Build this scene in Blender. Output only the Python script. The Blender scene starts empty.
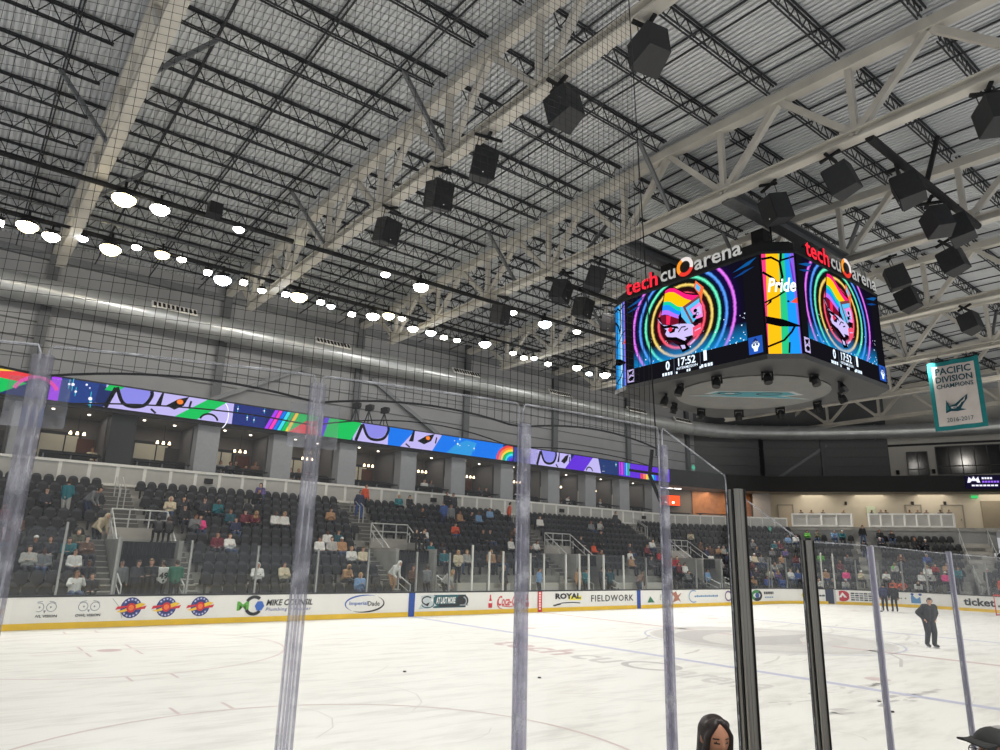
import bpy, math, random
from mathutils import Vector as V, Matrix
random.seed(7)
scene = bpy.context.scene
COL = scene.collection
PI = math.pi
sin, cos, rad = math.sin, math.cos, math.radians

# ---------------------------------------------------------------- naming
def tag(o, label, cat, group=None):
    o['label'] = label; o['category'] = cat
    if group: o['group'] = group
    return o
def struct(o, label=None, cat=None):
    o['kind'] = 'structure'
    if label: o['label'] = label
    if cat: o['category'] = cat
    return o
def empty(name, loc=(0, 0, 0), rz=0.0):
    o = bpy.data.objects.new(name, None); COL.objects.link(o)
    o.location = loc; o.rotation_euler = (0, 0, rz); o.empty_display_size = .2
    return o
def copy_tree(o, parent=None):
    c = o.copy(); COL.objects.link(c)
    if parent is not None: c.parent = parent
    for ch in list(o.children): copy_tree(ch, c)
    return c
ORD = ['first','second','third','fourth','fifth','sixth','seventh','eighth','ninth','tenth','eleventh','twelfth','thirteenth',
 'fourteenth','fifteenth','sixteenth','seventeenth','eighteenth','nineteenth']
TENS = {2:('twenty','twentieth'),3:('thirty','thirtieth'),4:('forty','fortieth'),5:('fifty','fiftieth'),6:('sixty','sixtieth'),7:('seventy','seventieth'),8:('eighty','eightieth'),9:('ninety','ninetieth')}
def nth(i):
    if i < 19: return ORD[i]
    n = i+1; t = n//10; u = n % 10
    return TENS[t][1] if u == 0 else TENS[t][0]+'-'+ORD[u-1]

# ---------------------------------------------------------------- materials
MATS = {}
def mat(name, col, rough=.6, metal=0., noise=0., nscale=8., emit=0., spec=.5, bump=0.):
    if name in MATS: return MATS[name]
    m = bpy.data.materials.new(name); m.use_nodes = True
    nt = m.node_tree; b = nt.nodes['Principled BSDF']
    c = (col[0], col[1], col[2], 1)
    b.inputs['Base Color'].default_value = c
    b.inputs['Roughness'].default_value = rough; b.inputs['Metallic'].default_value = metal
    b.inputs['Specular IOR Level'].default_value = spec
    if emit:
        b.inputs['Emission Color'].default_value = c; b.inputs['Emission Strength'].default_value = emit
    if noise or bump:
        tc = nt.nodes.new('ShaderNodeTexCoord'); n = nt.nodes.new('ShaderNodeTexNoise')
        n.inputs['Scale'].default_value = nscale; n.inputs['Detail'].default_value = 4
        nt.links.new(tc.outputs['Object'], n.inputs['Vector'])
        if noise:
            r = nt.nodes.new('ShaderNodeValToRGB')
            r.color_ramp.elements[0].position = .3; r.color_ramp.elements[1].position = .7
            r.color_ramp.elements[0].color = tuple(max(0, x*(1-noise)) for x in col)+(1,)
            r.color_ramp.elements[1].color = tuple(min(1, x*(1+noise)) for x in col)+(1,)
            nt.links.new(n.outputs['Fac'], r.inputs['Fac']); nt.links.new(r.outputs['Color'], b.inputs['Base Color'])
        if bump:
            bp = nt.nodes.new('ShaderNodeBump'); bp.inputs['Strength'].default_value = bump
            nt.links.new(n.outputs['Fac'], bp.inputs['Height']); nt.links.new(bp.outputs['Normal'], b.inputs['Normal'])
    MATS[name] = m
    return m
def srgb(r, g, b):
    f = lambda c: (c/255/12.92) if c/255 <= .04045 else ((c/255+.055)/1.055)**2.4
    return (f(r), f(g), f(b))
def em(r, g, b, s=1.0):
    """self-lit LED colour given as an sRGB triple"""
    k = 'led_%d_%d_%d_%s' % (r, g, b, s)
    if k in MATS: return MATS[k]
    m = bpy.data.materials.new(k); m.use_nodes = True; nt = m.node_tree
    nt.nodes.clear()
    o = nt.nodes.new('ShaderNodeOutputMaterial'); e = nt.nodes.new('ShaderNodeEmission')
    e.inputs[0].default_value = srgb(r, g, b)+(1,); e.inputs[1].default_value = s
    nt.links.new(e.outputs[0], o.inputs[0]); MATS[k] = m
    return m
def pa(r, g, b, rough=.6, metal=0.):
    """plain paint or cloth from an sRGB triple"""
    return mat('paint_%d_%d_%d_%s' % (r, g, b, rough), srgb(r, g, b), rough, metal, noise=.12, nscale=20)
def glass_mat(name, tint, refl=.06, haze=0.0):
    m = bpy.data.materials.new(name); m.use_nodes = True; nt = m.node_tree; nt.nodes.clear()
    o = nt.nodes.new('ShaderNodeOutputMaterial'); t = nt.nodes.new('ShaderNodeBsdfTransparent')
    t.inputs[0].default_value = tint+(1,)
    g = nt.nodes.new('ShaderNodeBsdfGlossy'); g.inputs['Roughness'].default_value = .05
    g.inputs[0].default_value = (1, 1, 1, 1)
    mx = nt.nodes.new('ShaderNodeMixShader'); lw = nt.nodes.new('ShaderNodeLayerWeight'); lw.inputs[0].default_value = .5
    pw = nt.nodes.new('ShaderNodeMath'); pw.operation = 'POWER'; pw.inputs[1].default_value = 5; nt.links.new(lw.outputs['Facing'], pw.inputs[0])
    fr = nt.nodes.new('ShaderNodeMath'); fr.operation = 'MULTIPLY_ADD'; fr.inputs[1].default_value = .35; fr.inputs[2].default_value = refl*.4; nt.links.new(pw.outputs[0], fr.inputs[0])
    nt.links.new(fr.outputs[0], mx.inputs[0]); nt.links.new(t.outputs[0], mx.inputs[1]); nt.links.new(g.outputs[0], mx.inputs[2])
    last = mx
    if haze:
        d = nt.nodes.new('ShaderNodeBsdfDiffuse'); d.inputs[0].default_value = (.75, .76, .8, 1)
        m2 = nt.nodes.new('ShaderNodeMixShader')
        tc = nt.nodes.new('ShaderNodeTexCoord'); n = nt.nodes.new('ShaderNodeTexNoise'); n.inputs['Scale'].default_value = 9; n.inputs['Detail'].default_value = 6
        mr = nt.nodes.new('ShaderNodeMapRange'); mr.inputs[1].default_value = .5; mr.inputs[2].default_value = .85
        mr.inputs[3].default_value = haze*.35; mr.inputs[4].default_value = haze*2.5
        nt.links.new(tc.outputs['Object'], n.inputs['Vector']); nt.links.new(n.outputs['Fac'], mr.inputs[0])
        nt.links.new(mr.outputs[0], m2.inputs[0]); nt.links.new(mx.outputs[0], m2.inputs[1]); nt.links.new(d.outputs[0], m2.inputs[2])
        last = m2
    nt.links.new(last.outputs[0], o.inputs[0]); MATS[name] = m
    return m

# ---------------------------------------------------------------- mesh builder
class M:
    def __init__(s): s.v = []; s.f = []; s.mi = []; s.mats = []; s.uv = None
    def slot(s, m):
        if m is None: return 0
        if m not in s.mats: s.mats.append(m)
        return s.mats.index(m)
    def add(s, vs, fs, m=None):
        n = len(s.v); s.v += [tuple(x) for x in vs]; k = s.slot(m)
        for f in fs: s.f.append(tuple(n+i for i in f)); s.mi.append(k)
        return s
    def box(s, c, d, m=None, rz=0., rx=0., ry=0.):
        x, y, z = d[0]/2, d[1]/2, d[2]/2
        vs = [V((a, b, e)) for a in (-x, x) for b in (-y, y) for e in (-z, z)]
        if rz or rx or ry:
            R = Matrix.Rotation(rz, 3, 'Z') @ Matrix.Rotation(ry, 3, 'Y') @ Matrix.Rotation(rx, 3, 'X'); vs = [R @ q for q in vs]
        vs = [q+V(c) for q in vs]
        return s.add(vs, [(0, 1, 3, 2), (4, 6, 7, 5), (0, 4, 5, 1), (2, 3, 7, 6), (0, 2, 6, 4), (1, 5, 7, 3)], m)
    def beam(s, a, b, w, h, m=None, up=(0, 0, 1)):
        a, b = V(a), V(b); d = (b-a).normalized(); u = V(up)
        if abs(d.dot(u)) > .99: u = V((0, 1, 0))
        r = d.cross(u).normalized(); u = r.cross(d)
        vs = [p+r*(i*w/2)+u*(j*h/2) for p in (a, b) for i, j in ((-1, -1), (1, -1), (1, 1), (-1, 1))]
        return s.add(vs, [(0, 3, 2, 1), (4, 5, 6, 7)]+[(i, (i+1) % 4, 4+(i+1) % 4, 4+i) for i in range(4)], m)
    def tube(s, path, r, n=8, m=None, cap=True):
        P = [V(p) for p in path]; vs = []; fs = []
        d0 = (P[1]-P[0]).normalized(); u = d0.orthogonal().normalized()
        for i, p in enumerate(P):
            d = (P[min(i+1, len(P)-1)]-P[max(i-1, 0)]).normalized()
            u = (u-d*u.dot(d)).normalized(); w = d.cross(u)
            rr = r[i] if isinstance(r, (list, tuple)) else r
            for k in range(n):
                a = 2*PI*k/n; vs.append(p+(u*cos(a)+w*sin(a))*rr)
        for i in range(len(P)-1):
            for k in range(n): fs.append((i*n+k, i*n+(k+1) % n, (i+1)*n+(k+1) % n, (i+1)*n+k))
        if cap: fs += [tuple(range(n-1, -1, -1)), tuple((len(P)-1)*n+k for k in range(n))]
        return s.add(vs, fs, m)
    def prism(s, pts, z0, z1, m=None):
        n = len(pts)
        a = sum(pts[i][0]*pts[(i+1) % n][1]-pts[(i+1) % n][0]*pts[i][1] for i in range(n))
        if a < 0: pts = pts[::-1]
        vs = [(p[0], p[1], z0) for p in pts]+[(p[0], p[1], z1) for p in pts]
        return s.add(vs, [tuple(range(n-1, -1, -1)), tuple(range(n, 2*n))]+[(i, (i+1) % n, n+(i+1) % n, n+i) for i in range(n)], m)
    def wall(s, path, z0, z1, t, m=None, closed=False):
        """vertical strip of thickness t following a plan path"""
        P = [V((p[0], p[1])) for p in path]; n = len(P); N = []
        for i in range(n):
            if closed: d = (P[(i+1) % n]-P[i-1]).normalized()
            else: d = (P[min(i+1, n-1)]-P[max(i-1, 0)]).normalized()
            N.append(V((-d.y, d.x)))
        vs = []
        for p, q in zip(P, N):
            a, b = p+q*t/2, p-q*t/2
            vs += [(a.x, a.y, z0), (b.x, b.y, z0), (b.x, b.y, z1), (a.x, a.y, z1)]
        fs = []
        for i in range(n if closed else n-1):
            j = (i+1) % n
            for k in range(4): fs.append((i*4+k, j*4+k, j*4+(k+1) % 4, i*4+(k+1) % 4))
        if not closed: fs += [(0, 1, 2, 3), ((n-1)*4+3, (n-1)*4+2, (n-1)*4+1, (n-1)*4)]
        return s.add(vs, fs, m)
    def build(s, name, m=None, parent=None, smooth=False, loc=None):
        me = bpy.data.meshes.new(name); me.from_pydata(s.v, [], s.f)
        mats = s.mats if s.mats else ([m] if m else [])
        for q in mats: me.materials.append(q)
        if s.mats and len(s.mats) > 1: me.polygons.foreach_set('material_index', s.mi)
        if smooth: me.polygons.foreach_set('use_smooth', [True]*len(me.polygons))
        me.update()
        o = bpy.data.objects.new(name, me); COL.objects.link(o)
        if parent is not None: o.parent = parent
        if loc is not None: o.location = loc
        return o

# ---------------------------------------------------------------- lettering
_TX = {}
def text_geo(txt, bold=0.0, shear=0.0, space=1.0):
    k = (txt, bold, shear, space)
    if k in _TX: return _TX[k]
    c = bpy.data.curves.new('lettering', 'FONT'); c.body = txt; c.size = 1; c.offset = bold; c.shear = shear; c.space_character = space
    c.resolution_u = 2
    o = bpy.data.objects.new('lettering', c); COL.objects.link(o)
    dg = bpy.context.evaluated_depsgraph_get(); me = bpy.data.meshes.new_from_object(o.evaluated_get(dg))
    vs = [tuple(x.co) for x in me.vertices]; fs = [tuple(p.vertices) for p in me.polygons]
    bpy.data.objects.remove(o); bpy.data.curves.remove(c); bpy.data.meshes.remove(me)
    xs = [q[0] for q in vs]; ys = [q[1] for q in vs]
    _TX[k] = (vs, fs, min(xs), max(xs), min(ys), max(ys))
    return _TX[k]

class Flat:
    """draws flat artwork on a plane: origin o, unit axes u (right) and w (up), n (towards the viewer)"""
    def __init__(s, o, u, w, n=None, mb=None):
        s.o = V(o); s.u = V(u); s.w = V(w); s.n = V(n) if n else s.u.cross(s.w).normalized(); s.mb = mb or M(); s.L = .004
    def P(s, x, y, lift): return s.o+s.u*x+s.w*y+s.n*lift
    def poly(s, pts, m, lift=None):
        l = s.L if lift is None else lift
        n = len(pts); a = sum(pts[i][0]*pts[(i+1) % n][1]-pts[(i+1) % n][0]*pts[i][1] for i in range(n))
        if a < 0: pts = pts[::-1]
        s.mb.add([s.P(x, y, l) for x, y in pts], [tuple(range(n))], m)
    def rect(s, x0, y0, x1, y1, m, lift=None): s.poly([(x0, y0), (x1, y0), (x1, y1), (x0, y1)], m, lift)
    def ell(s, cx, cy, rx, ry, m, lift=None, n=28, rot=0.):
        s.poly([(cx+rx*cos(2*PI*k/n)*cos(rot)-ry*sin(2*PI*k/n)*sin(rot), cy+rx*cos(2*PI*k/n)*sin(rot)+ry*sin(2*PI*k/n)*cos(rot)) for k in range(n)], m, lift)
    def arc(s, cx, cy, rx, ry, t, m, a0=0., a1=360., lift=None, n=36, taper=False):
        l = s.L if lift is None else lift
        vs = []
        for k in range(n+1):
            f = k/n; a = rad(a0+(a1-a0)*f); tt = t*(sin(PI*f)*.9+.1) if taper else t
            vs += [s.P(cx+rx*cos(a), cy+ry*sin(a), l), s.P(cx+(rx-tt)*cos(a), cy+(ry-tt)*sin(a), l)]
        s.mb.add(vs, [(2*k, 2*k+2, 2*k+3, 2*k+1) for k in range(n)], m)
    def band(s, A, B, m, lift=None):
        l = s.L if lift is None else lift; n = len(A)
        s.mb.add([s.P(x, y, l) for x, y in A]+[s.P(x, y, l) for x, y in B], [(i, i+1, n+i+1, n+i) for i in range(n-1)], m)
    def line(s, pts, t, m, lift=None):
        P = [V(p) for p in pts]; A = []; B = []
        for i, p in enumerate(P):
            d = (P[min(i+1, len(P)-1)]-P[max(i-1, 0)]).normalized(); q = V((-d.y, d.x))*t/2
            A.append(p+q); B.append(p-q)
        s.band(A, B, m, lift)
    def text(s, txt, x0, y0, x1, y1, m, bold=0., shear=0., lift=None, space=1., depth=0., side=None):
        """fits the string to the rectangle"""
        l = s.L if lift is None else lift
        vs, fs, a, b, c, d = text_geo(txt, bold, shear, space)
        T = lambda q: (x0+(q[0]-a)/(b-a)*(x1-x0), y0+(q[1]-c)/(d-c)*(y1-y0))
        s.mb.add([s.P(*T(q), l+depth) for q in vs], fs, m)
        if depth:
            s.mb.add([s.P(*T(q), l) for q in vs], fs, side or m)
            from collections import Counter
            ec = Counter(); dirs = {}
            for f in fs:
                for i in range(len(f)):
                    e = (f[i], f[(i+1) % len(f)]); ec[tuple(sorted(e))] += 1; dirs[tuple(sorted(e))] = e
            for k, c_ in ec.items():
                if c_ == 1:
                    i, j = dirs[k]
                    s.mb.add([s.P(*T(vs[i]), l), s.P(*T(vs[j]), l), s.P(*T(vs[j]), l+depth), s.P(*T(vs[i]), l+depth)], [(0, 1, 2, 3)], side or m)
    def build(s, name, parent=None): return s.mb.build(name, None, parent)

# ---------------------------------------------------------------- plan of the building (metres; centre ice at x = 0)
B = 25.9; HX = 30.48; CR = 8.53
def rink_path(off=0., n=14):
    """closed plan outline of the boards, offset outwards"""
    pts = []
    for cx, cy, a0 in ((HX-CR, B-CR, 90), (-HX+CR, B-CR, 180), (-HX+CR, CR, 270), (HX-CR, CR, 0)):
        for k in range(n+1):
            a = rad(a0-90+90*k/n) if False else rad(a0-90+90*k/n)
            pts.append((cx+(CR+off)*cos(a), cy+(CR+off)*sin(a)))
    return pts
TX = [-22.86, -13.72, -4.57, 4.57, 13.72, 22.86, 32.0]
ZB = 15.8
def ztop(y): return 19.0-.03*abs(y-12.95)
VOM = [-18.6, -6.45, 5.7, 17.85]
SP = .48; TR = .735; RI = .4
def row_z(k): return .55+RI*k
def row_y(k): return 27.0+TR*k
def smooth_path(P, n=8):
    out = []
    for i in range(len(P)-1):
        p0, p1, p2, p3 = V(P[max(i-1, 0)]), V(P[i]), V(P[i+1]), V(P[min(i+2, len(P)-1)])
        for k in range(n):
            t = k/n; out.append(.5*((2*p1)+(p2-p0)*t+(2*p0-5*p1+4*p2-p3)*t*t+(3*p1-p0-3*p2+p3)*t**3))
    out.append(V(P[-1])); return out
# ================================================================ materials of the hall
CONC = mat('concrete', srgb(150, 148, 142), .8, noise=.15, nscale=1.5)
STEP = mat('step_concrete', srgb(176, 172, 164), .8, noise=.1, nscale=2)
WALLG = mat('grey_wall_panel', srgb(152, 152, 153), .75, noise=.06, nscale=.6)
WALLW = mat('pale_wall', srgb(196, 192, 184), .75, noise=.04, nscale=.6)
CREAM = mat('cream_wall', srgb(205, 194, 174), .75, noise=.05, nscale=.8)
DARK = mat('charcoal_trim', srgb(34, 35, 38), .6, noise=.1)
BLACK = mat('black_matte', srgb(16, 16, 18), .7, noise=.15)
STEELW = mat('white_painted_steel', srgb(205, 200, 190), .6, noise=.1, nscale=1.2)
STEELD = mat('dark_joist_steel', srgb(44, 46, 50), .6, noise=.15, nscale=3)
STEELM = mat('grey_steel', srgb(120, 122, 124), .5, .3, noise=.1)
RAILM = mat('galvanised_rail', srgb(196, 196, 192), .45, .2, noise=.08)
PARA = mat('parapet_mesh_panel', srgb(184, 182, 176), .7, noise=.05, nscale=3)
PARAF = mat('parapet_frame', srgb(232, 230, 224), .6, noise=.04)
PILL = mat('grey_pillar', srgb(150, 152, 156), .7, noise=.05)

# ---------------------------------------------------------------- ice with its painted lines
def ice_mat():
    m = bpy.data.materials.new('ice'); m.use_nodes = True; nt = m.node_tree; b = nt.nodes['Principled BSDF']
    tc = nt.nodes.new('ShaderNodeTexCoord'); mp = nt.nodes.new('ShaderNodeMapping'); mp.inputs['Scale'].default_value = (.5, 2.2, 1)
    mp.inputs['Rotation'].default_value = (0, 0, .5)
    n = nt.nodes.new('ShaderNodeTexNoise'); n.inputs['Scale'].default_value = 1.1; n.inputs['Detail'].default_value = 9; n.inputs['Roughness'].default_value = .7
    r = nt.nodes.new('ShaderNodeValToRGB')
    r.color_ramp.elements[0].position = .3; r.color_ramp.elements[0].color = srgb(212, 210, 204)+(1,)
    r.color_ramp.elements[1].position = .52; r.color_ramp.elements[1].color = srgb(237, 236, 230)+(1,)
    nt.links.new(tc.outputs['Object'], mp.inputs[0]); nt.links.new(mp.outputs[0], n.inputs['Vector'])
    nt.links.new(n.outputs['Fac'], r.inputs[0]); nt.links.new(r.outputs[0], b.inputs['Base Color'])
    mr = nt.nodes.new('ShaderNodeMapRange'); mr.inputs[3].default_value = .35; mr.inputs[4].default_value = .6
    nt.links.new(n.outputs['Fac'], mr.inputs[0]); nt.links.new(mr.outputs[0], b.inputs['Roughness'])
    b.inputs['Specular IOR Level'].default_value = .25
    return m
ICE = ice_mat()
def icep(r, g, b): return mat('ice_paint_%d_%d_%d' % (r, g, b), srgb(r, g, b), .5, noise=.05, nscale=4, spec=.2)
mb = M(); rp = rink_path(); mb.add([(x, y, 0) for x, y in rp], [tuple(range(len(rp)))], ICE)
F = Flat((0, 0, 0), (1, 0, 0), (0, 1, 0), (0, 0, 1), mb); F.L = .003
LB = icep(194, 196, 214); LR = icep(206, 186, 184); LG = icep(204, 202, 198); LG2 = icep(213, 211, 206); LR2 = icep(214, 198, 195); DK = icep(190, 188, 185)
for x in (-7.77, 7.77): F.rect(x-.15, .1, x+.15, B-.1, LB)
F.rect(-.15, .1, .15, B-.1, LR)
for x in (-27.13, 27.13): F.rect(x-.03, 2, x+.03, B-2, LR)
for x in (-21.03, 21.03):
    for y in (B/2-6.7, B/2+6.7):
        F.arc(x, y, 4.57, 4.57, .06, LR2, n=72); F.ell(x, y, .3, .3, LR)
        for sx in (-1, 1):
            for sy in (-1, 1):
                F.rect(min(x+sx*.6, x+sx*1.8), y+sy*.25-.03, max(x+sx*.6, x+sx*1.8), y+sy*.25+.03, LR2)
                F.rect(x+sx*.6-.03, min(y+sy*.25, y+sy*1.1), x+sx*.6+.03, max(y+sy*.25, y+sy*1.1), LR2)
        for sx in (-.45, .45):
            for sy in (-1, 1): F.rect(x+sx-.03, min(y+sy*4.57, y+sy*5.2), x+sx+.03, max(y+sy*4.57, y+sy*5.2), LR2)
for x in (-6.1, 6.1):
    for y in (B/2-6.7, B/2+6.7): F.ell(x, y, .3, .3, LR2)
# grey centre emblem: worn shark-like sweep inside the centre circle, plus scuffs
F.arc(0, B/2, 4.57, 4.57, .07, LB, n=72)
F.ell(0, B/2, 4.35, 4.35, LG2, lift=.002)
F.arc(0, B/2, 4.2, 4.2, .5, LG, n=60)
F.arc(-.3, B/2+.2, 3.3, 3.0, 1.2, DK, 20, 200, lift=.004, taper=True); F.arc(.4, B/2-.3, 2.6, 2.2, .8, LG, 180, 350, lift=.004, taper=True)
F.poly([(-3.2, B/2-.8), (0, B/2+.6), (3.4, B/2+.2), (1.2, B/2-.6), (-.4, B/2-1.6)], DK, lift=.0045)
rr = random.Random(3)
for i in range(46):
    a = rr.uniform(0, 2*PI); q = rr.uniform(.5, 7.5); x = q*cos(a)*1.1; y = B/2+q*sin(a)*.95; l = rr.uniform(.5, 2.2); t = rr.uniform(-.4, .4)
    F.line([(x, y), (x+l*cos(t), y+l*sin(t)), (x+l*1.8*cos(t+.1), y+l*1.8*sin(t+.1))], rr.uniform(.03, .12), rr.choice([LG, LG2, LG2]), lift=.0015)
def ice_text(txt, x0, y0, x1, y1, m, bold=.02):
    G = Flat((0, 0, 0), (0, -1, 0), (1, 0, 0), (0, 0, 1), mb); G.text(txt, -y0, x0, -y1, x1, m, bold, lift=.003)
ice_text('tech', -10.6, 16.5, -9.2, 13.3, LR); ice_text('cu', -10.5, 13.0, -9.5, 11.5, LG)
G = Flat((0, 0, 0), (0, -1, 0), (1, 0, 0), (0, 0, 1), mb); G.arc(-10.55, -9.6, .85, .75, .2, DK, lift=.003)
ice_text('arena', -10.5, 9.5, -9.4, 6.9, LG2)
for i in range(34):       # blurred lettering and skate scuffs near the blue line
    x = -11.8+rr.random()*5.6; y = rr.choice([5.85, 4.75])+rr.uniform(-.25, .25)
    F.line([(x, y), (x+rr.uniform(.15, .5), y+rr.uniform(-.1, .12))], rr.uniform(.06, .2), rr.choice([LG, LG2, DK]), lift=.002)
for i in range(90):
    x = rr.uniform(-20, 28); y = rr.uniform(3, 23); t = rr.uniform(-1.2, .6); l = rr.uniform(.8, 4); c = rr.uniform(-.25, .25)
    F.line([(x+l*k/4*cos(t+c*k), y+l*k/4*sin(t+c*k)) for k in range(5)], rr.uniform(.01, .035), LG2, lift=.0012)
ice = mb.build('floor_ice'); struct(ice, 'white ice sheet with pale painted lines and a grey centre emblem', 'ice')

# puck specks left on the ice
PK = pa(30, 30, 32)
for i, (x, y, lb) in enumerate([(-13.6, 10.55, 'small dark scrap on the ice left of the second glass post'), (-10.1, 4.2, 'small black puck on the ice between the last two thin posts'), (-15.9, 12.8, 'small dark mark on the ice near the far left circle')]):
    k = M(); k.tube([(0, 0, .003), (0, 0, .028)], .04, 12); o = k.build('puck', PK); o.location = (x, y, 0); tag(o, lb, 'puck')

# ---------------------------------------------------------------- dasher boards
BW = mat('white_board', srgb(236, 235, 230), .35, noise=.02, nscale=2); KICK = mat('yellow_kick_plate', srgb(238, 196, 36), .4, noise=.06, nscale=2)
CAP = mat('dark_cap_rail', srgb(40, 42, 46), .5, noise=.1)
boards = empty('rink_boards'); tag(boards, 'white dasher boards with yellow kick plate running round the ice', 'rink boards')
bp = rink_path(.06)
k = M(); k.wall(bp, .2, 1.02, .1, closed=True); k.build('board_face', BW, boards)
k = M(); k.wall(rink_path(.055), 0, .2, .12, closed=True); k.build('kick_plate', KICK, boards)['label'] = 'yellow kick plate'
k = M(); k.wall(rink_path(.08), 1.02, 1.08, .2, closed=True); k.build('cap_rail', CAP, boards)['label'] = 'dark cap rail'
def FB(x=0.): return Flat((x, B-.001, 0), (1, 0, 0), (0, 0, 1))
def board_part(F, name, label):
    o = F.build(name, boards); o['label'] = label; return o
AB = pa(30, 74, 160); AR = pa(206, 34, 52); AK = pa(28, 30, 34); AW = pa(240, 240, 236); AG = pa(96, 176, 64); AT = pa(24, 88, 98); AY = pa(240, 196, 40); AGY = pa(120, 128, 138); ALB = pa(86, 140, 190)
for x, lb in ((-7.77, 'left blue line stripe on the boards'), (7.77, 'right blue line stripe on the boards')):
    f = FB(); f.rect(x-.16, 0.0, x+.16, 1.02, AB, lift=.012); board_part(f, 'line_stripe', lb)
f = FB(); f.rect(-.15, 0, .15, 1.02, AR, lift=.012)
for i in range(7): f.rect(-.06, .12+i*.13, .06, .2+i*.13, AW, lift=.014)
board_part(f, 'line_stripe', 'red centre line stripe on the boards')
f = FB(); f.text('W', -23.25, .36, -22.98, .46, AK, .02); board_part(f, 'advert', 'end of an advert word at far left')
for x in (-21.98, -20.69):
    f = FB()
    for s in (-1, 1): f.arc(x+s*.18, .7, .15, .15, .02, AGY); f.line([(x+s*.1, .89), (x+s*.22, .87), (x+s*.3, .82)], .018, AGY); f.ell(x+s*.16, .7, .025, .03, AGY)
    f.poly([(x-.04, .6), (x+.04, .6), (x, .5)], AGY); f.text('OWL VISION', x-.38, .37, x+.38, .46, AK, .03); board_part(f, 'advert', 'owl glasses advert' + (' nearer the left edge' if x < -21 else ' beside the round badges'))
f = FB(); f.line([(-20.0, .95), (-19.75, .66), (-19.62, .3)], .015, AGY); board_part(f, 'scuff', 'curved scuff on the boards')
for i, x in enumerate((-19.37, -18.2, -17.01)):
    f = Flat((x, B-.001, .63), (.9, 0, 0), (0, 0, .95), (0, -1, 0)); f.ell(0, 0, .38, .37, pa(38, 48, 110)); f.ell(0, 0, .34, .33, pa(58, 70, 140), lift=.006)
    f.ell(0, 0, .25, .25, pa(38, 48, 110), lift=.008)
    f.poly([(-.52, -0.13), (-.3, -0.07), (.3, 0.17), (.52, 0.13), (.36, 0.03), (-.3, -0.16)], AY, lift=.010)
    f.poly([(-.56, -0.07), (-.3, -0.01), (.1, 0.11), (-.2, 0.07), (-.5, 0.05)], AR, lift=.012); f.poly([(.56, 0.07), (.3, 0.01), (-.1, -0.11), (.2, -0.07), (.5, -0.05)], AR, lift=.012)
    f.ell(0, 0, .17, .17, AR, lift=.014); f.ell(0, 0, .1, .1, pa(236, 120, 50), lift=.016)
    for s in (-1, 1):
        for q in range(-2, 3): a = rad(90*s+q*24); f.rect(.3*cos(a)-.03, .3*sin(a)-.03, .3*cos(a)+.03, .3*sin(a)+.03, pa(190, 196, 226), lift=.011)
    board_part(f, 'advert', ('left', 'middle', 'right')[i]+' navy round badge with a red and yellow swoosh')
f = FB(); x = -14.98
f.text('M', x-.66, .44, x-.2, .78, AG, .03); f.arc(x, .62, .38, .38, .12, AK, 50, 150, lift=.006); f.arc(x, .62, .38, .38, .12, AK, 210, 320, lift=.006)
f.poly([(x+.22+.19*cos(k*PI/3), .6+.2*sin(k*PI/3)) for k in range(6)], pa(52, 104, 196), lift=.008)
f.text('MIKE COUNSIL', -14.5, .6, -12.55, .84, AK, .03, .25); f.text('Plumbing + Rooter', -14.5, .36, -12.6, .53, pa(60, 80, 150), .01, .2, space=1.2)
board_part(f, 'advert', 'plumbing advert with green M and blue hexagon')
f = FB(); x = -10.13; f.arc(x, .6, .96, .37, .07, pa(44, 92, 176), 60, 230, taper=True); f.arc(x, .6, .96, .37, .08, AK, 235, 410, taper=True)
f.text('Imperial', x-.74, .5, x+.12, .7, pa(44, 92, 176), .015); f.text('Dade', x+.14, .5, x+.72, .7, AK, .015); board_part(f, 'advert', 'oval swoosh advert with blue and black lettering')
f = FB(); f.rect(-6.6, .34, -4.75, .92, AT); f.rect(-6.3, .38, -5.2, .5, AK, lift=.007); f.text('AT LAST MORE', -6.45, .53, -5.35, .82, AW, .03, .15, lift=.009)
f.poly([(-7.4, .3), (-7.2, .62), (-7.3, .88), (-6.9, .94), (-6.5, .88), (-6.75, .7), (-6.4, .44), (-6.9, .34)], pa(196, 206, 208), lift=.006)
f.arc(-6.95, .68, .3, .2, .06, AK, 40, 250, lift=.008); f.arc(-6.9, .5, .34, .16, .05, AT, 180, 380, lift=.008); f.poly([(-7.1, .5), (-6.8, .6), (-6.9, .42)], AK, lift=.01)
f.ell(-4.95, .64, .36, .28, AK, lift=.008); f.arc(-4.98, .62, .3, .24, .07, pa(150, 160, 166), 300, 430, lift=.011); f.rect(-5.1, .42, -4.6, .47, pa(150, 160, 166), lift=.011)
board_part(f, 'advert', 'teal advert panel with fish emblem and black helmet')
for x in (-3.25, -.86):
    f = FB(); f.poly([(x-.11, .28), (x+.11, .28), (x+.12, .5), (x+.09, .62), (x+.04, .74), (x+.04, .9), (x-.04, .9), (x-.04, .74), (x-.09, .62), (x-.12, .5)], AR); f.rect(x-.1, .5, x+.1, .6, AW, lift=.006)
    board_part(f, 'advert', 'red bottle mark %s of the flowing script' % ('left' if x < -2 else 'right'))
f = FB(); f.text('Coca-Cola', -2.78, .36, -1.18, .84, AR, .015, .3); f.arc(-2.5, .5, .34, .3, .05, AR, 130, 280, lift=.005, taper=True); f.line([(-2.5, .36), (-2.0, .3), (-1.5, .4)], .04, AR)
board_part(f, 'advert', 'red cola advert in flowing script')
f = FB(); f.rect(2.1, .55, 3.05, .78, pa(240, 228, 90)); f.text('ROYAL', 1.1, .62, 3.0, .92, AK, .05, lift=.008); f.line([(.95, .3), (1.6, .42), (2.4, .44), (2.95, .4)], .05, AK); f.line([(1.0, .28), (1.5, .36)], .04, AK)
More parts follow.
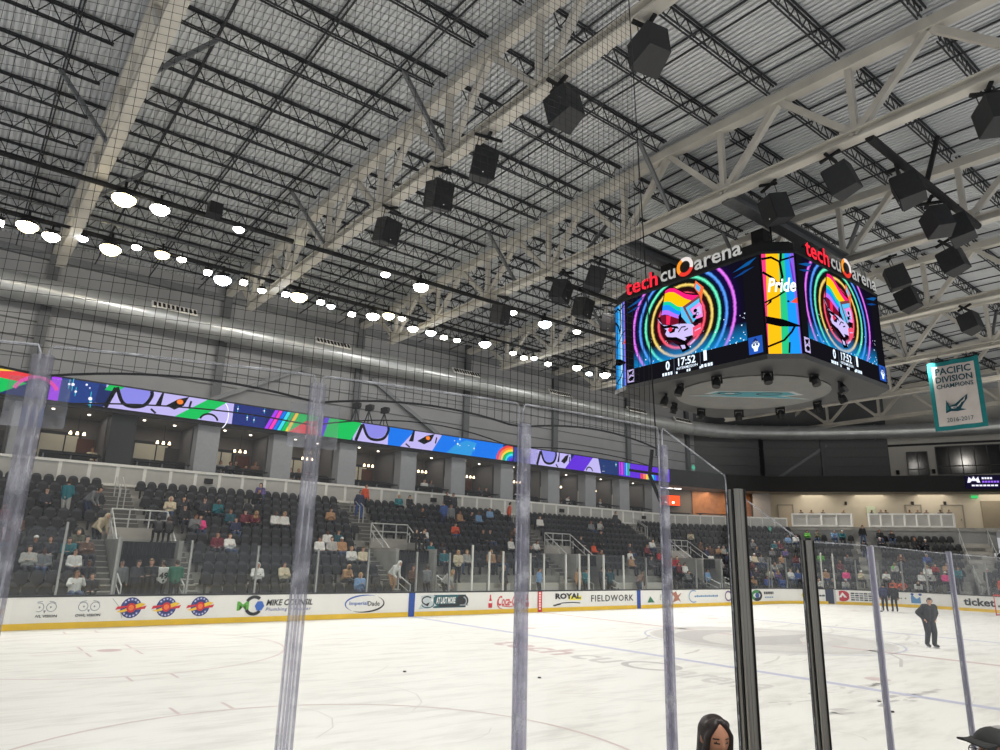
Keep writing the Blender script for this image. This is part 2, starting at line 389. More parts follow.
board_part(f, 'advert', 'black and yellow lettering with an underline swoosh')
f = FB(); f.text('FIELDWORK', 3.8, .45, 7.3, .8, AK, .015, space=1.15); board_part(f, 'advert', 'wide dark capitals on white')
f = FB(); f.poly([(8.55, .32), (9.2, .32), (8.8, .68)], pa(44, 120, 84)); board_part(f, 'advert', 'small advert with green triangle'); f = FB(); f.rect(9.7, .44, 9.74, .76, AGY); f.rect(9.7, .72, 10.4, .76, AGY); f.rect(9.7, .6, 10.3, .63, AGY); f.rect(9.7, .44, 10.35, .47, AGY)
board_part(f, 'advert', 'small grey lettering behind the lilac post'); f = FB(); f.poly([(10.9, .3), (11.1, .6), (10.7, .9), (11.05, .86), (11.25, .95), (11.4, .7), (11.8, .86), (11.5, .58), (11.7, .3), (11.45, .42), (11.2, .36)], pa(170, 110, 90)); board_part(f, 'advert', 'small brown figure on the boards')
f = FB(); f.arc(13.0, .62, .5, .38, .06, ALB, 60, 300); f.text('eyecare associates', 13.1, .55, 15.6, .68, ALB, .01) if False else [f.rect(13.1+i*.21, .57, 13.25+i*.21, .66+.03*(i % 2), ALB) for i in range(12)]; board_part(f, 'advert', 'pale blue arc advert')
f = FB(); f.arc(16.75, .6, .4, .34, .1, pa(120, 96, 140)); f.rect(17.3, .5, 19.2, .56, AGY); board_part(f, 'advert', 'purple ring advert behind the thick post')
f = FB(); f.arc(20.1, .6, .66, .38, .22, pa(60, 140, 70), 60, 240); f.arc(20.1, .6, .66, .38, .22, AK, 240, 420); f.ell(20.15, .6, .25, .18, pa(52, 84, 150), lift=.008)
[f.rect(21.0+i*.27, .66, 21.2+i*.27, .84, AK) for i in range(9)]; [f.rect(21.1+i*.28, .42, 21.3+i*.28, .5, ALB) for i in range(8)]; board_part(f, 'advert', 'green and black round emblem advert by the corner')
def FC(deg, off=0.):   # flat facet on the curved corner boards
    a = rad(deg); c = V((HX-CR+(CR-.002-off)*sin(a), B-CR+(CR-.002-off)*cos(a), 0))
    return Flat(c, (cos(a), -sin(a), 0), (0, 0, 1))
f = FC(23.5); f.ell(0, .6, .55, .36, pa(150, 150, 40)); f.ell(0, .6, .38, .25, pa(214, 206, 90), lift=.007); f.ell(0, .6, .15, .12, AG, lift=.01); board_part(f, 'advert', 'round olive and yellow badge')
for i in range(4):
    f = FC(28+i*1.6); f.rect(-.1, .52, .1, .6+.05*(i % 2), AGY); board_part(f, 'advert', 'small grey advert lettering on the corner boards, ' + ORD[i] + ' mark')
f = FC(42.5); f.ell(0, .6, .5, .38, pa(190, 40, 60)); f.poly([(-.3, .5), (0, .86), (.3, .5), (.1, .5), (0, .66), (-.1, .5)], AW, lift=.007); board_part(f, 'advert', 'red round advert with white chevron')
for i in range(5):
    f = FC(47.2+i*2.0)
    for j in range(4): f.rect(-.13, .3+j*.15, .12, .4+j*.15, AGY if (i+j) % 3 else AK)
    board_part(f, 'advert', 'grey stacked lettering on the corner boards, ' + ORD[i] + ' column')
f = FC(74.5); f.poly([(-.75, .3), (-.7, .76), (-.45, .6), (-.2, .86), (.05, .6), (.3, .76), (.3, .3)], ALB)
for x in (-.7, -.2, .3): f.ell(x, .9, .1, .08, AB, lift=.007)
f.text('JUNIOR', .5, .62, 1.8, .84, ALB, .02); f.text('SHARKMAKERS', .45, .32, 2.0, .5, ALB, .01) if False else [f.rect(.5+i*.2, .34, .64+i*.2, .48, ALB) for i in range(8)]
board_part(f, 'advert', 'pale blue crown advert on the end boards')
f = Flat((HX-.001, 0, 0), (0, -1, 0), (0, 0, 1)); f.text('ticket', -16.75, .36, -14.9, .86, AK, .03); f.rect(-14.75, .36, -14.6, .48, AK); board_part(f, 'advert', 'dark lower case lettering on the end boards')
gd = FC(36.8); gd.rect(-.42, .03, .36, 1.05, pa(30, 44, 72), lift=.02); gd.rect(.2, .03, .36, 1.05, pa(190, 190, 190), lift=.025); board_part(gd, 'gate', 'navy gate in the corner boards')

# ---------------------------------------------------------------- far shield glass
FG = glass_mat('far_glass', (.93, .95, .95)); POSTM = mat('glass_post_grey', srgb(150, 152, 150), .4, .4, noise=.06); POSTW = mat('glass_post_pale', srgb(214, 214, 208), .4, .2, noise=.05)
far_posts = [(-24.4, 3.3), (-21.75, 3.5), (-20.06, 3.1), (-17.57, 3.02), (-15.01, 2.9), (-12.44, 2.85), (-10.06, 2.9), (-7.55, 2.85), (-5.71, 2.85), (-4.36, 3.25), (-3.31, 2.95), (-2.42, 3.0), (-.6, 2.95), (.36, 2.95), (1.96, 2.95), (3.0, 3.0), (3.72, 3.0), (4.93, 3.0), (6.6, 3.0), (8.6, 2.9), (11.0, 2.9), (13.5, 2.9), (16.2, 2.9), (18.9, 2.9), (21.9, 3.0)]
def pane_pair(p, q, h, i, where):
    a, b = V((p[0], p[1], 0)), V((q[0], q[1], 0)); g = M(); g.beam(a+V((0, 0, 1.08+(h-1.08)/2)), b+V((0, 0, 1.08+(h-1.08)/2)), .016, h-1.08, FG)
    o = g.build('shield_glass'); tag(o, 'clear shield glass, %s along the far boards from the left' % nth(i), 'glass pane', 'far shield panes')
npane = 0; npost = 0
def far_post(x, y, h, white, i, rz=0):
    g = M(); g.box((0, 0, (1.08+h)/2), (.07, .09, h-1.08)); o = g.build('shield_post', POSTW if white else POSTM); o.location = (x, y, 0); o.rotation_euler.z = rz
    tag(o, '%s shield post, %s along the far boards from the left' % ('pale' if white else 'slim grey', nth(i)), 'glass post', 'far shield posts')
for i, (x, h) in enumerate(far_posts):
    far_post(x, B+.1, h, -5 < x < 8, npost); npost += 1
    if i+1 < len(far_posts): pane_pair((x+.04, B+.1), (far_posts[i+1][0]-.04, B+.1), min(h, far_posts[i+1][1])-.02, npane, ''); npane += 1
cp = [(HX-CR+(CR+.1)*sin(rad(a)), B-CR+(CR+.1)*cos(rad(a))) for a in (2, 13, 24, 33.5, 39.5, 50, 60, 70, 80, 90)]+[(HX+.1, y) for y in (15.2, 13.0, 10.8, 8.6)]
for i, (x, y) in enumerate(cp):
    w = i in (3, 4); far_post(x, y, 3.6 if w else 3.2, w, npost, 0); npost += 1
    if i+1 < len(cp): pane_pair((x, y), cp[i+1], 3.15, npane, ''); npane += 1

# ---------------------------------------------------------------- seating stands (stepped concrete) and stairs
sf = M()
XL = -31.0; XR = 22.2
def far_row_cuts(k):
    """x ranges of row k that carry a concrete tread (the vomitories are cut out)"""
    cuts = [(c-1.15, c+1.15) for c in VOM] if 0 <= k <= 5 else []
    out = []; x = XL
    for a, b in cuts: out.append((x, a)); x = b
    out.append((x, XR)); return out
for k in range(12):
    y0 = row_y(k)-.62; y1 = y0+TR if k < 11 else 35.9
    for a, b in far_row_cuts(k): sf.box(((a+b)/2, (y0+y1)/2, row_z(k)/2), (b-a, y1-y0, row_z(k)))
sf.box(((XL+XR)/2, 26.19, .15), (XR-XL, .38, .3))
o = sf.build('floor_stand_far', CONC); struct(o, 'stepped concrete terrace of the far seating', 'stand')
# corner block C and end block D : rows parallel to a parapet line
IX = (31.9, 29.6)
class Block:
    def __init__(s, A, Bp, n, tread, z0, rise, left, right):
        s.A = V(A); s.d = (V(Bp)-V(A)).normalized(); s.L = (V(Bp)-V(A)).length; s.o = V((-s.d.y, s.d.x))
        if s.o.dot(s.A-V((HX-CR, B-CR))) < 0: s.o = -s.o
        s.n = n; s.t = tread; s.z0 = z0; s.r = rise; s.left = left; s.right = right
    def z(s, k): return s.z0+s.r*k
    def back(s, k): return (s.n-1-k)*s.t           # distance of the row's rear edge from the parapet
    def clip(s, t):
        def hit(cut):
            p, q = V(cut[0]), V(cut[1]); e = q-p; b = s.A-s.o*t
            den = s.d.x*e.y-s.d.y*e.x; return ((p.x-b.x)*e.y-(p.y-b.y)*e.x)/den
        return hit(s.left), hit(s.right)
    def pt(s, u, t): return s.A+s.d*u-s.o*t
CC = (HX-CR, B-CR)
BC = Block((22.4, 35.7), IX, 9, .76, .55, .55, ((22.2, 40), (22.2, 20)), (CC, IX))
BD = Block(IX, (38.4, 18.0), 7, .86, .55, .63, (CC, IX), ((39.5, 17.3), CC))
BE = Block((38.6, 16.0), (38.6, 6.0), 7, .86, .55, .63, ((39.5, 16.3), (20, 16.3)), ((39.5, 6), (20, 6)))
sf = M()
for b in (BC, BD, BE):
    for k in range(b.n):
        t0 = b.back(k); t1 = t0+b.t; u = b.clip(t0); w = b.clip(t1)
        sf.prism([b.pt(u[0], t0), b.pt(u[1], t0), b.pt(w[1], t1), b.pt(w[0], t1)], 0, b.z(k))
o = sf.build('floor_stand_end', CONC); struct(o, 'stepped concrete terraces of the corner and end seating', 'stand')

def rail(mb, pts, r=.022, posts=None, h=0):
    mb.tube(pts, r, 6)
def stair(name, label, x0, x1, y0, z0, y1, z1, group='aisle stairs'):
    """solid concrete steps rising from (y0,z0) to (y1,z1)"""
    n = max(2, int(round((z1-z0)/.2))); mb = M()
    for i in range(n):
        a = y0+(y1-y0)*i/n; zt = z0+(z1-z0)*(i+1)/n
        mb.box(((x0+x1)/2, (a+y1)/2, zt-.1), (x1-x0, y1-a, .2))
    o = mb.build(name, STEP); tag(o, label, 'stairs', group)
    nb = M()  # strip on each step face, its shade put into a darker grey
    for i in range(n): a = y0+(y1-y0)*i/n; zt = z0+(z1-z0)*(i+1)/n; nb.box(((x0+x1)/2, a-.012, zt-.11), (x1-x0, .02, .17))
    nb.build('shaded_riser', pa(96, 94, 90), o); return o
where = ['left', 'second', 'third', 'fourth']
DRAPE = mat('black_drape', srgb(14, 14, 16), .9, noise=.2, nscale=6)
for i, c in enumerate(VOM):
    wl = where[i]+(' vomitory' if i else 'most vomitory')
    yb = row_y(5)+.1
    stair('aisle_stair', 'pale concrete steps left of the %s' % wl, c-1.78, c-1.22, 26.4, .5, row_y(6)-.6, row_z(6)+.02)
    stair('aisle_stair', 'pale concrete steps right of the %s' % wl, c+1.22, c+1.78, 26.4, .5, row_y(6)-.6, row_z(6)+.02)
    stair('aisle_stair', 'pale concrete steps climbing above the %s to the concourse' % wl, c-1.0, c+.3, row_y(6)-.4, row_z(6)-.05, 35.6, row_z(11)+.45)
    r = empty('vomitory', (c, 0, 0)); tag(r, 'grey %s box with railings in the far seating' % wl, 'vomitory', 'vomitories in the far seating')
    k = M(); k.box((-1.1, 29.25, 1.5), (.16, 2.9, 3.0)); k.build('side_wall', CONC, r)
    k = M(); k.box((1.1, 29.25, 1.5), (.16, 2.9, 3.0)); k.build('side_wall', CONC, r)
    k = M(); k.box((0, 30.68, 1.75), (2.2, .14, 3.5)); k.build('back_wall', STEP, r)
    k = M(); k.box((0, 29.5, 2.86), (2.05, 2.2, .14)); k.build('roof_slab', CONC, r)
    k = M()
    for j in range(24): k.box((-1.0+j*.087, 28.3+.03*(j % 2), 2.62), (.08, .03, .62))
    k.build('drape', DRAPE, r)['label'] = 'black cloth hung over the opening'
    k = M(); k.box((0, 30.5, 1.2), (2.0, .1, 2.4)); k.build('tunnel_dark_sheet', BLACK, r)  # black sheet whose colour stands in for the dark of the opening
    k = M()
    for a, b in (((-1.1, 30.68, 4.25), (1.1, 30.68, 4.25)), ((-1.1, 30.68, 3.85), (1.1, 30.68, 3.85))): k.tube([a, b], .032, 6)
    for x in (-1.1, -.4, .4, 1.1): k.tube([(x, 30.68, 3.5), (x, 30.68, 4.25)], .032, 6)
    k.build('guard_rail', RAILM, r)['label'] = 'steel guard rail on top'
    for s in (-1, 1):
        k = M(); k.tube([(s*1.08, 30.68, 4.25), (s*1.08, 28.3, 2.75), (s*1.08, 27.9, 2.6), (s*1.08, 27.9, 1.3)], .032, 6)
        k.tube([(s*1.08, 30.68, 3.85), (s*1.08, 28.3, 2.4)], .026, 6)
        for yy in (30.4, 29.4, 28.4): k.tube([(s*1.08, yy, 2.9+(yy-28.4)*.2), (s*1.08, yy, 2.8+(yy-28.3)*.5)], .03, 6)
        k.build('hand_rail', RAILM, r)
        k = M(); k.tube([(s*1.08, 27.6, 1.75), (s*1.08, 26.5, 1.35), (s*1.08, 26.5, .55)], .03, 6); k.tube([(s*1.08, 27.6, .9), (s*1.08, 27.6, 1.75)], .03, 6); k.tube([(s*1.08, 27.6, 1.4), (s*1.08, 26.5, 1.0)], .018, 6)
        k.build('lower_rail', RAILM, r)
    k = M()
    for x in (-.45, -.2): k.tube([(x, 33.4, 4.3), (x, 33.4, 5.25), (x, 34.6, 5.9), (x, 34.6, 5.0)], .026, 6)
    k.build('centre_rail', RAILM, r)
# stairs in the end block
def stair_block(b, u, w, label, rails=True):
    mb = M(); n = b.n
    for k in range(n):
        for h in (0, 1):
            t1 = b.back(k)+b.t*(1-h*.5)
            mb.add(*_boxpts(b, u-w/2, u+w/2, t1, -.1, b.z(k)+b.r*(.5*h)-.3+.04, b.z(k)+b.r*.5*h+.04+.0))
    o = mb.build('aisle_stair', STEP); tag(o, label, 'stairs', 'end aisle stairs')
    if rails:
        k = M()
        for s in (-1, 1):
            q = lambda t, z: (b.pt(u+s*w/2, t).x, b.pt(u+s*w/2, t).y, z)
            k.tube([q(b.back(6)+.1, b.z(6)+1.5), q(b.back(4), b.z(4)+1.1), q(b.back(3)+.3, b.z(3)+1.0)], .03, 6); k.tube([q(b.back(2), b.z(2)+1.2), q(b.back(0), b.z(0)+1.2)], .03, 6)
            for kk in (6, 5, 4, 2, 1, 0): k.tube([q(b.back(kk)+.2, b.z(kk)), q(b.back(kk)+.2, b.z(kk)+1.1)], .032, 6)
        tag(k.build('stair_railing', RAILM), 'steel handrails flanking the '+label, 'railing')
def _boxpts(b, u0, u1, t0, t1, z0, z1):
    P = [b.pt(u0, t0), b.pt(u1, t0), b.pt(u1, t1), b.pt(u0, t1)]
    return [(p.x, p.y, z0) for p in P]+[(p.x, p.y, z1) for p in P], [(0, 1, 2, 3), (4, 5, 6, 7)]+[(i, (i+1) % 4, 4+(i+1) % 4, 4+i) for i in range(4)]
STD = 5.35; STE = BD.L-.2
stair_block(BD, STD, 1.1, 'narrow steps in the gap of the white end parapet', False)
stair_block(BD, STE, 1.9, 'wide pale steps at the right end of the picture')

# ---------------------------------------------------------------- penalty boxes and low walls behind the far boards
for i, (a, b) in enumerate(((-4.3, -2.5), (-2.3, -.9), (1.0, 2.6), (3.2, 4.4), (7.4, 9.8), (9.9, 12.4))):
    k = M(); k.box(((a+b)/2, 27.3, .85), (b-a, .08, 1.1)); tag(k.build('penalty_box_front', WALLW), 'white low panel behind the glass, %s from the left' % nth(i), 'panel', 'penalty box panels')
# ---------------------------------------------------------------- concourse front: parapets
def parapet(A, Bp, z0, z1, n, label, name='parapet', posts=True):
    A, Bp = V(A), V(Bp); r = empty(name); tag(r, label, 'parapet'); d = (Bp-A)
    k = M(); k.beam((A.x, A.y, (z0+z1)/2), (Bp.x, Bp.y, (z0+z1)/2), .06, z1-z0-.1); k.build('infill_panel', PARA, r)
    k = M()
    for z in (z0+.06, z1-.06): k.beam((A.x, A.y, z), (Bp.x, Bp.y, z), .17, .12)
    k.build('rail_frame', PARAF, r)
    for i in range(n+1): p = A+d*i/n; k = M(); k.beam((p.x, p.y, z0), (p.x, p.y, z1), .13, .15, up=(1, 0, 0)); k.build('upright', PARAF, r)
    return r
pr = parapet((-31, 35.72), (22.3, 35.72), 5.55, 6.62, 44, 'long pale grey parapet of framed panels above the far seats')
for i, x in enumerate((-14.6, -.6, 10.7, 19.9)):
    k = M(); k.box((x, 35.6, 6.15), (.42, .1, .26)); tag(k.build('section_sign', BLACK), 'small black section sign on the parapet, %s from the left' % nth(i), 'sign', 'section signs')
nC = BC.o
parapet((22.4, 35.75), (31.7, 29.9), 5.55, 6.6, 10, 'white framed parapet across the far corner')
q0, q1 = BD.pt(.15, -.1), BD.pt(STD-.65, -.1); parapet(q0, q1, 5.9, 7.0, 4, 'white parapet left of the end stairs gap')
q0, q1 = BD.pt(STD+.65, -.1), BD.pt(STE-1.1, -.1); parapet(q0, q1, 5.9, 7.0, 7, 'white parapet right of the end stairs gap')
parapet((38.8, 15.6), (38.8, 7.0), 5.9, 7.0, 6, 'white parapet at the right edge of the picture')
k = M(); k.wall([BD.pt(0, -.2), BD.pt(STE+1.6, -.2)], 4.0, 5.86, .1); k.wall([(38.8, 15.6), (38.8, 6)], 4.3, 5.9, .1)
struct(k.build('wall_end_low', pa(150, 150, 148)), 'grey low wall beneath the end parapets', 'wall')
k = M(); k.wall([(-31, 35.85), (22.4, 35.85), (31.8, 29.75)], 4.9, 5.6, .1); struct(k.build('wall_far_low', WALLW), 'pale low wall beneath the far parapet', 'wall')

# ---------------------------------------------------------------- concourse floor, back walls, ribbon, upper walls
BAND = [(-31, 35.75), (23.5, 35.75), (30.2, 34.4), (33.6, 32.3), (38.6, 25.6), (44.1, 17.4), (46, 12.9), (46, 4)]
UP = [(-31, 40.0), (33.0, 40.0), (38.6, 36.2), (46.3, 27.0), (50.2, 17.5), (51.5, 8)]
k = M(); k.prism([(-31, 35.9), (22.4, 35.9), (31.9, 29.7), (38.4, 18.0), (39, 16), (39, 4), (52, 4), (52, 18), (47, 28), (40, 37), (33, 41), (-31, 41)], 5.6, 5.88)
struct(k.build('floor_concourse', CONC), 'concourse floor slab behind the parapets', 'floor')
k = M(); k.prism([(-31, 35.95)]+[(x+(.25 if x > 25 else 0), y+.2) for x, y in BAND[1:]]+[(52, 4), (52, 18), (47, 28), (40, 37), (33, 41), (-31, 41)], 9.12, 10.3)
struct(k.build('ceiling_concourse', mat('suite_ceiling', srgb(112, 110, 106), .8, noise=.05)), 'slab above the suites', 'ceiling')
k = M(); k.wall(UP[:2], 10.3, 19.2, .2); struct(k.build('wall_far', WALLG), 'upper grey panelled wall of the far side', 'wall')
k = M(); k.wall(UP[1:4], 10.3, 19.2, .2); struct(k.build('wall_corner', mat('corner_wall', srgb(100, 101, 102), .75, noise=.06)), 'darker grey panelled wall in the far corner', 'wall')
k = M(); k.wall(UP[3:], 10.3, 19.2, .2); struct(k.build('wall_end', WALLW), 'pale upper wall of the end', 'wall')
k = M()
for z in (11.3, 12.2, 13.1, 14.0):
    k.wall([(-31, 39.87), (32.9, 39.87)], z, z+.07, .05); k.wall([(33.0, 39.85), (38.5, 36.1), (46.1, 27.0)], z, z+.07, .06)
struct(k.build('trim_1', pa(92, 93, 94)), 'dark horizontal joints of the wall panels', 'trim')
for i, x in enumerate(TX[:-1]+[31.6]):
    k = M(); k.box((x, 39.75, 14.6), (.35, .3, 8.6)); k.box((x, 39.6, 14.6), (.5, .05, 8.6)); tag(k.build('wall_column', pa(92, 94, 96)), 'dark grey steel column on the far wall, %s from the left' % nth(i), 'column', 'far wall columns')
for i, (a, b) in enumerate((((-15.5, 39.6, 10.4), (-8.2, 39.6, 14.4)), ((-3.6, 39.6, 14.4), (3.6, 39.6, 10.4)), ((38.9, 35.6, 10.4), (42.6, 31.2, 14.3)))):
    k = M(); k.beam(a, b, .18, .26, STEELM); tag(k.build('wall_brace'), 'sloping grey brace against the upper wall, %s from the left' % nth(i), 'brace', 'wall braces')
k = M(); k.box((38.7, 36.0, 12.5), (.4, .4, 5)); tag(k.build('wall_column', DARK), 'dark steel column in the corner of the upper walls', 'column')
k = M(); k.box((42.3, 31.5, 12.5), (.4, .3, 5), rz=-.88); tag(k.build('wall_column', pa(92, 94, 96)), 'grey steel column beside the corner brace', 'column')
# ribbon board carcass
rib = empty('ribbon_board'); tag(rib, 'long LED ribbon display wrapping the suites in rainbow and navy artwork', 'display')
k = M(); k.wall([(x, y-.0) for x, y in BAND], 9.1, 10.5, .14); k.build('casing', BLACK, rib)
f = Flat((0, 35.62, 0), (1, 0, 0), (0, 0, 1)); f.L = .01
za, zb = 9.3, 10.42
NV = em(24, 40, 96, 1.1); NV2 = em(14, 26, 66, 1); LV = em(196, 186, 244, 1.05); GRN = em(0, 190, 88, 1.1); BLU = em(0, 116, 232, 1.1); PUR = em(96, 40, 214, 1.1); KK = em(10, 10, 14, 1); WH = em(240, 240, 255, 1.3)
RED = em(232, 60, 66, 1.1); PK_ = em(250, 60, 180, 1.1); YE = em(250, 210, 60, 1.1); CY = em(60, 220, 230, 1.1); ORG = em(250, 130, 40, 1.1); VIO = em(170, 60, 240, 1.1)
f.rect(-31, za, 23.4, zb, NV)
f.L = .016
MID = (za+zb)/2
f.poly([(-24.9, za), (-23.2, za+.75), (-23.0, zb), (-25.5, zb)], RED); f.poly([(-26.4, za), (-24.2, za), (-23.2, za+.62), (-24.6, za+.75)], GRN, .02); f.poly([(-26.5, zb), (-23.6, zb), (-24.8, zb-.18)], YE, .022)
f.arc(-22.8, za, 1.0, 1.05, .16, PK_, 30, 160, lift=.02); f.rect(-22.3, za, -21.9, zb, VIO)
def stars(x0, x1, n, seed, big=.06):
    q = random.Random(seed)
    for j in range(n):
        x = q.uniform(x0, x1); z = q.uniform(za+.1, zb-.1); r = q.uniform(.3, 1)*big
        f.ell(x, z, r, r, WH, lift=.021, n=10)
        if r > big*.6: f.rect(x-.012, z-r*4, x+.012, z+r*4, CY, lift=.02)
f.rect(-21.9, za, -20.0, zb, em(30, 60, 130, 1.1), .017); stars(-21.6, -20.2, 8, 1, .09)
def loop(x0, x1, ink):
    """lavender scoop outlined in ink"""
    w = x1-x0
    f.poly([(x0+w*.1, zb), (x0+w*.3, za+.42), (x0+w*.55, za+.26), (x0+w*.85, za+.45), (x1, zb)], em(140, 138, 232, 1.05), lift=.019)
    f.line([(x0-.1, za), (x0+w*.12, zb-.1)], .2, ink, .022)
    f.line(smooth_path([(x0+w*.14, zb-.05), (x0+w*.32, za+.36), (x0+w*.58, za+.2), (x0+w*.86, za+.38), (x1-.02, zb-.25), (x1-.05, zb)], 5), .17, ink, .023)
def eyes(x0, x1, ink, iris):
    w = x1-x0
    f.poly([(x0, za+.4), (x0+w*.14, zb), (x0+w*.2, zb), (x0+w*.16, za+.42)], ink, .022)
    f.poly([(x0+w*.3, za+.5), (x0+w*.62, zb-.2), (x0+w*.92, zb), (x0+w*.8, za+.62), (x0+w*.55, za+.34)], ink, .022)
    f.ell(x0+w*.68, zb-.33, .16, .13, iris, .024)
    f.line([(x0-w*.1, za+.22), (x0+w*.05, za+.03)], .1, ink, .022); f.line([(x0+w*1.0, zb-.2), (x0+w*.96, za+.5)], .1, ink, .022)
f.rect(-20.0, za, -13.8, zb, LV, .017)
f.poly([(-20.05, zb-.28), (-19.5, zb-.28), (-19.2, zb), (-19.9, zb)], GRN, .02); f.poly([(-20.4, za), (-20.0, za), (-19.6, zb-.3), (-20.3, zb)], NV, .0185)
loop(-19.8, -17.9, KK); eyes(-17.7, -16.0, KK, ORG)
f.poly([(-16.7, za), (-15.6, za), (-14.2, zb), (-15.2, zb)], GRN, .025)
f.arc(-15.0, za, .5, .42, .1, KK, 10, 170, .026); f.arc(-14.5, za+.4, .5, .8, .05, WH, -60, 60, .026)
f.rect(-13.8, za, -12.0, zb, em(32, 48, 120, 1.05), .018); stars(-13.7, -12.1, 7, 2, .05)
for j, mm in enumerate((VIO, PK_, BLU, CY, GRN, YE)):
    f.poly([(-12.0+j*.24, za), (-11.8+j*.24, za), (-11.3+j*.24, zb), (-11.5+j*.24, zb)], mm, .022)
f.poly([(-10.9, za), (-10.1, zb), (-8.9, zb), (-9.4, za)], GRN, .02); f.poly([(-10.6, za), (-9.6, zb-.35), (-8.9, zb-.3), (-8.8, za)], RED, .021)
f.poly([(-8.8, za), (-8.5, zb), (-8.2, zb), (-8.5, za)], PUR, .02)
f.poly([(-8.5, za), (-6.7, za), (-6.1, zb), (-8.2, zb)], GRN, .022)
f.rect(-6.6, za, -4.2, zb, LV, .017); loop(-6.3, -4.2, KK)
f.rect(-4.2, za, 5.0, zb, BLU, .0175)
f.poly([(-3.3, za), (-2.3, zb), (-.2, zb), (-.9, za)], LV, .019); eyes(-2.7, -.6, KK, ORG)
f.poly([(.2, za), (.9, za+.6), (1.8, zb-.1), (2.7, zb-.2), (2.2, za)], em(40, 150, 220, 1.1), .019); stars(.8, 2.8, 6, 3, .07)
for j, mm in enumerate((RED, ORG, YE, GRN, CY, BLU, PUR)):
    f.arc(5.9, za, 1.5-j*.2, 1.15-j*.15, .16, mm, 90, 180, .022)
f.rect(6.0, za, 8.3, zb, em(60, 70, 150, 1.05), .018); f.rect(7.2, za, 11.6, zb, LV, .018); loop(8.3, 10.1, KK); eyes(10.2, 11.5, KK, KK)
f.poly([(11.0, za), (13.0, za), (14.0, zb), (12.0, zb)], PUR, .023)
f.poly([(12.6, za), (13.6, zb), (14.6, zb), (14.9, za)], LV, .02); f.arc(13.6, za, .4, .4, .1, KK, 10, 170, .024)
f.rect(14.6, za, 17.0, zb, em(22, 52, 110, 1.05), .019); stars(14.8, 16.8, 6, 4, .05)
f.rect(17.0, za, 23.4, zb, PUR, .019); f.rect(18.2, MID-.1, 22.3, MID+.12, KK, .024)
for j, mm in enumerate((VIO, PK_, BLU, CY, GRN)): f.rect(17.0+j*.28, za+.1, 17.16+j*.28, zb, mm, .022)
for j, mm in enumerate((RED, ORG, YE, GRN, CY, BLU)): f.rect(19.6+j*.34, za, 19.9+j*.34, za+.42, mm, .025)
o = f.build('led_screen', rib); o['label'] = 'lit artwork of the ribbon display'
# right-hand end of the ribbon: white sponsor graphic on black
u = (V((44.1, 17.4))-V((38.6, 25.6))).normalized(); nn = V((-u.y, u.x)) if V((-u.y, u.x)).dot(V((-1, -.5))) > 0 else V((u.y, -u.x))
f = Flat((38.6+nn.x*.13, 25.6+nn.y*.13, 0), (u.x, u.y, 0), (0, 0, 1), (nn.x, nn.y, 0)); W1 = em(235, 235, 255, 1.2); P1 = em(150, 100, 235, 1.2)
f.rect(7.2, 9.35, 9.9, 10.45, em(22, 18, 44, 1)); f.L = .01
f.poly([(7.35, 9.85), (7.5, 10.35), (7.7, 10.15), (7.85, 10.4), (8.0, 10.15), (8.2, 10.35), (8.3, 9.85), (8.1, 9.85), (8.0, 10.0), (7.7, 10.0), (7.55, 9.85)], W1)
for j in range(4): f.rect(8.45+j*.2, 10.14, 8.6+j*.2, 10.3, W1)
for j in range(6): f.rect(8.45+j*.21, 9.85, 8.61+j*.21, 10.0, P1)
for j in range(7): f.rect(7.65+j*.28, 9.55, 7.87+j*.28, 9.68, W1)
o = f.build('led_screen', rib); o['label'] = 'small white emblem graphic on the black end of the ribbon'
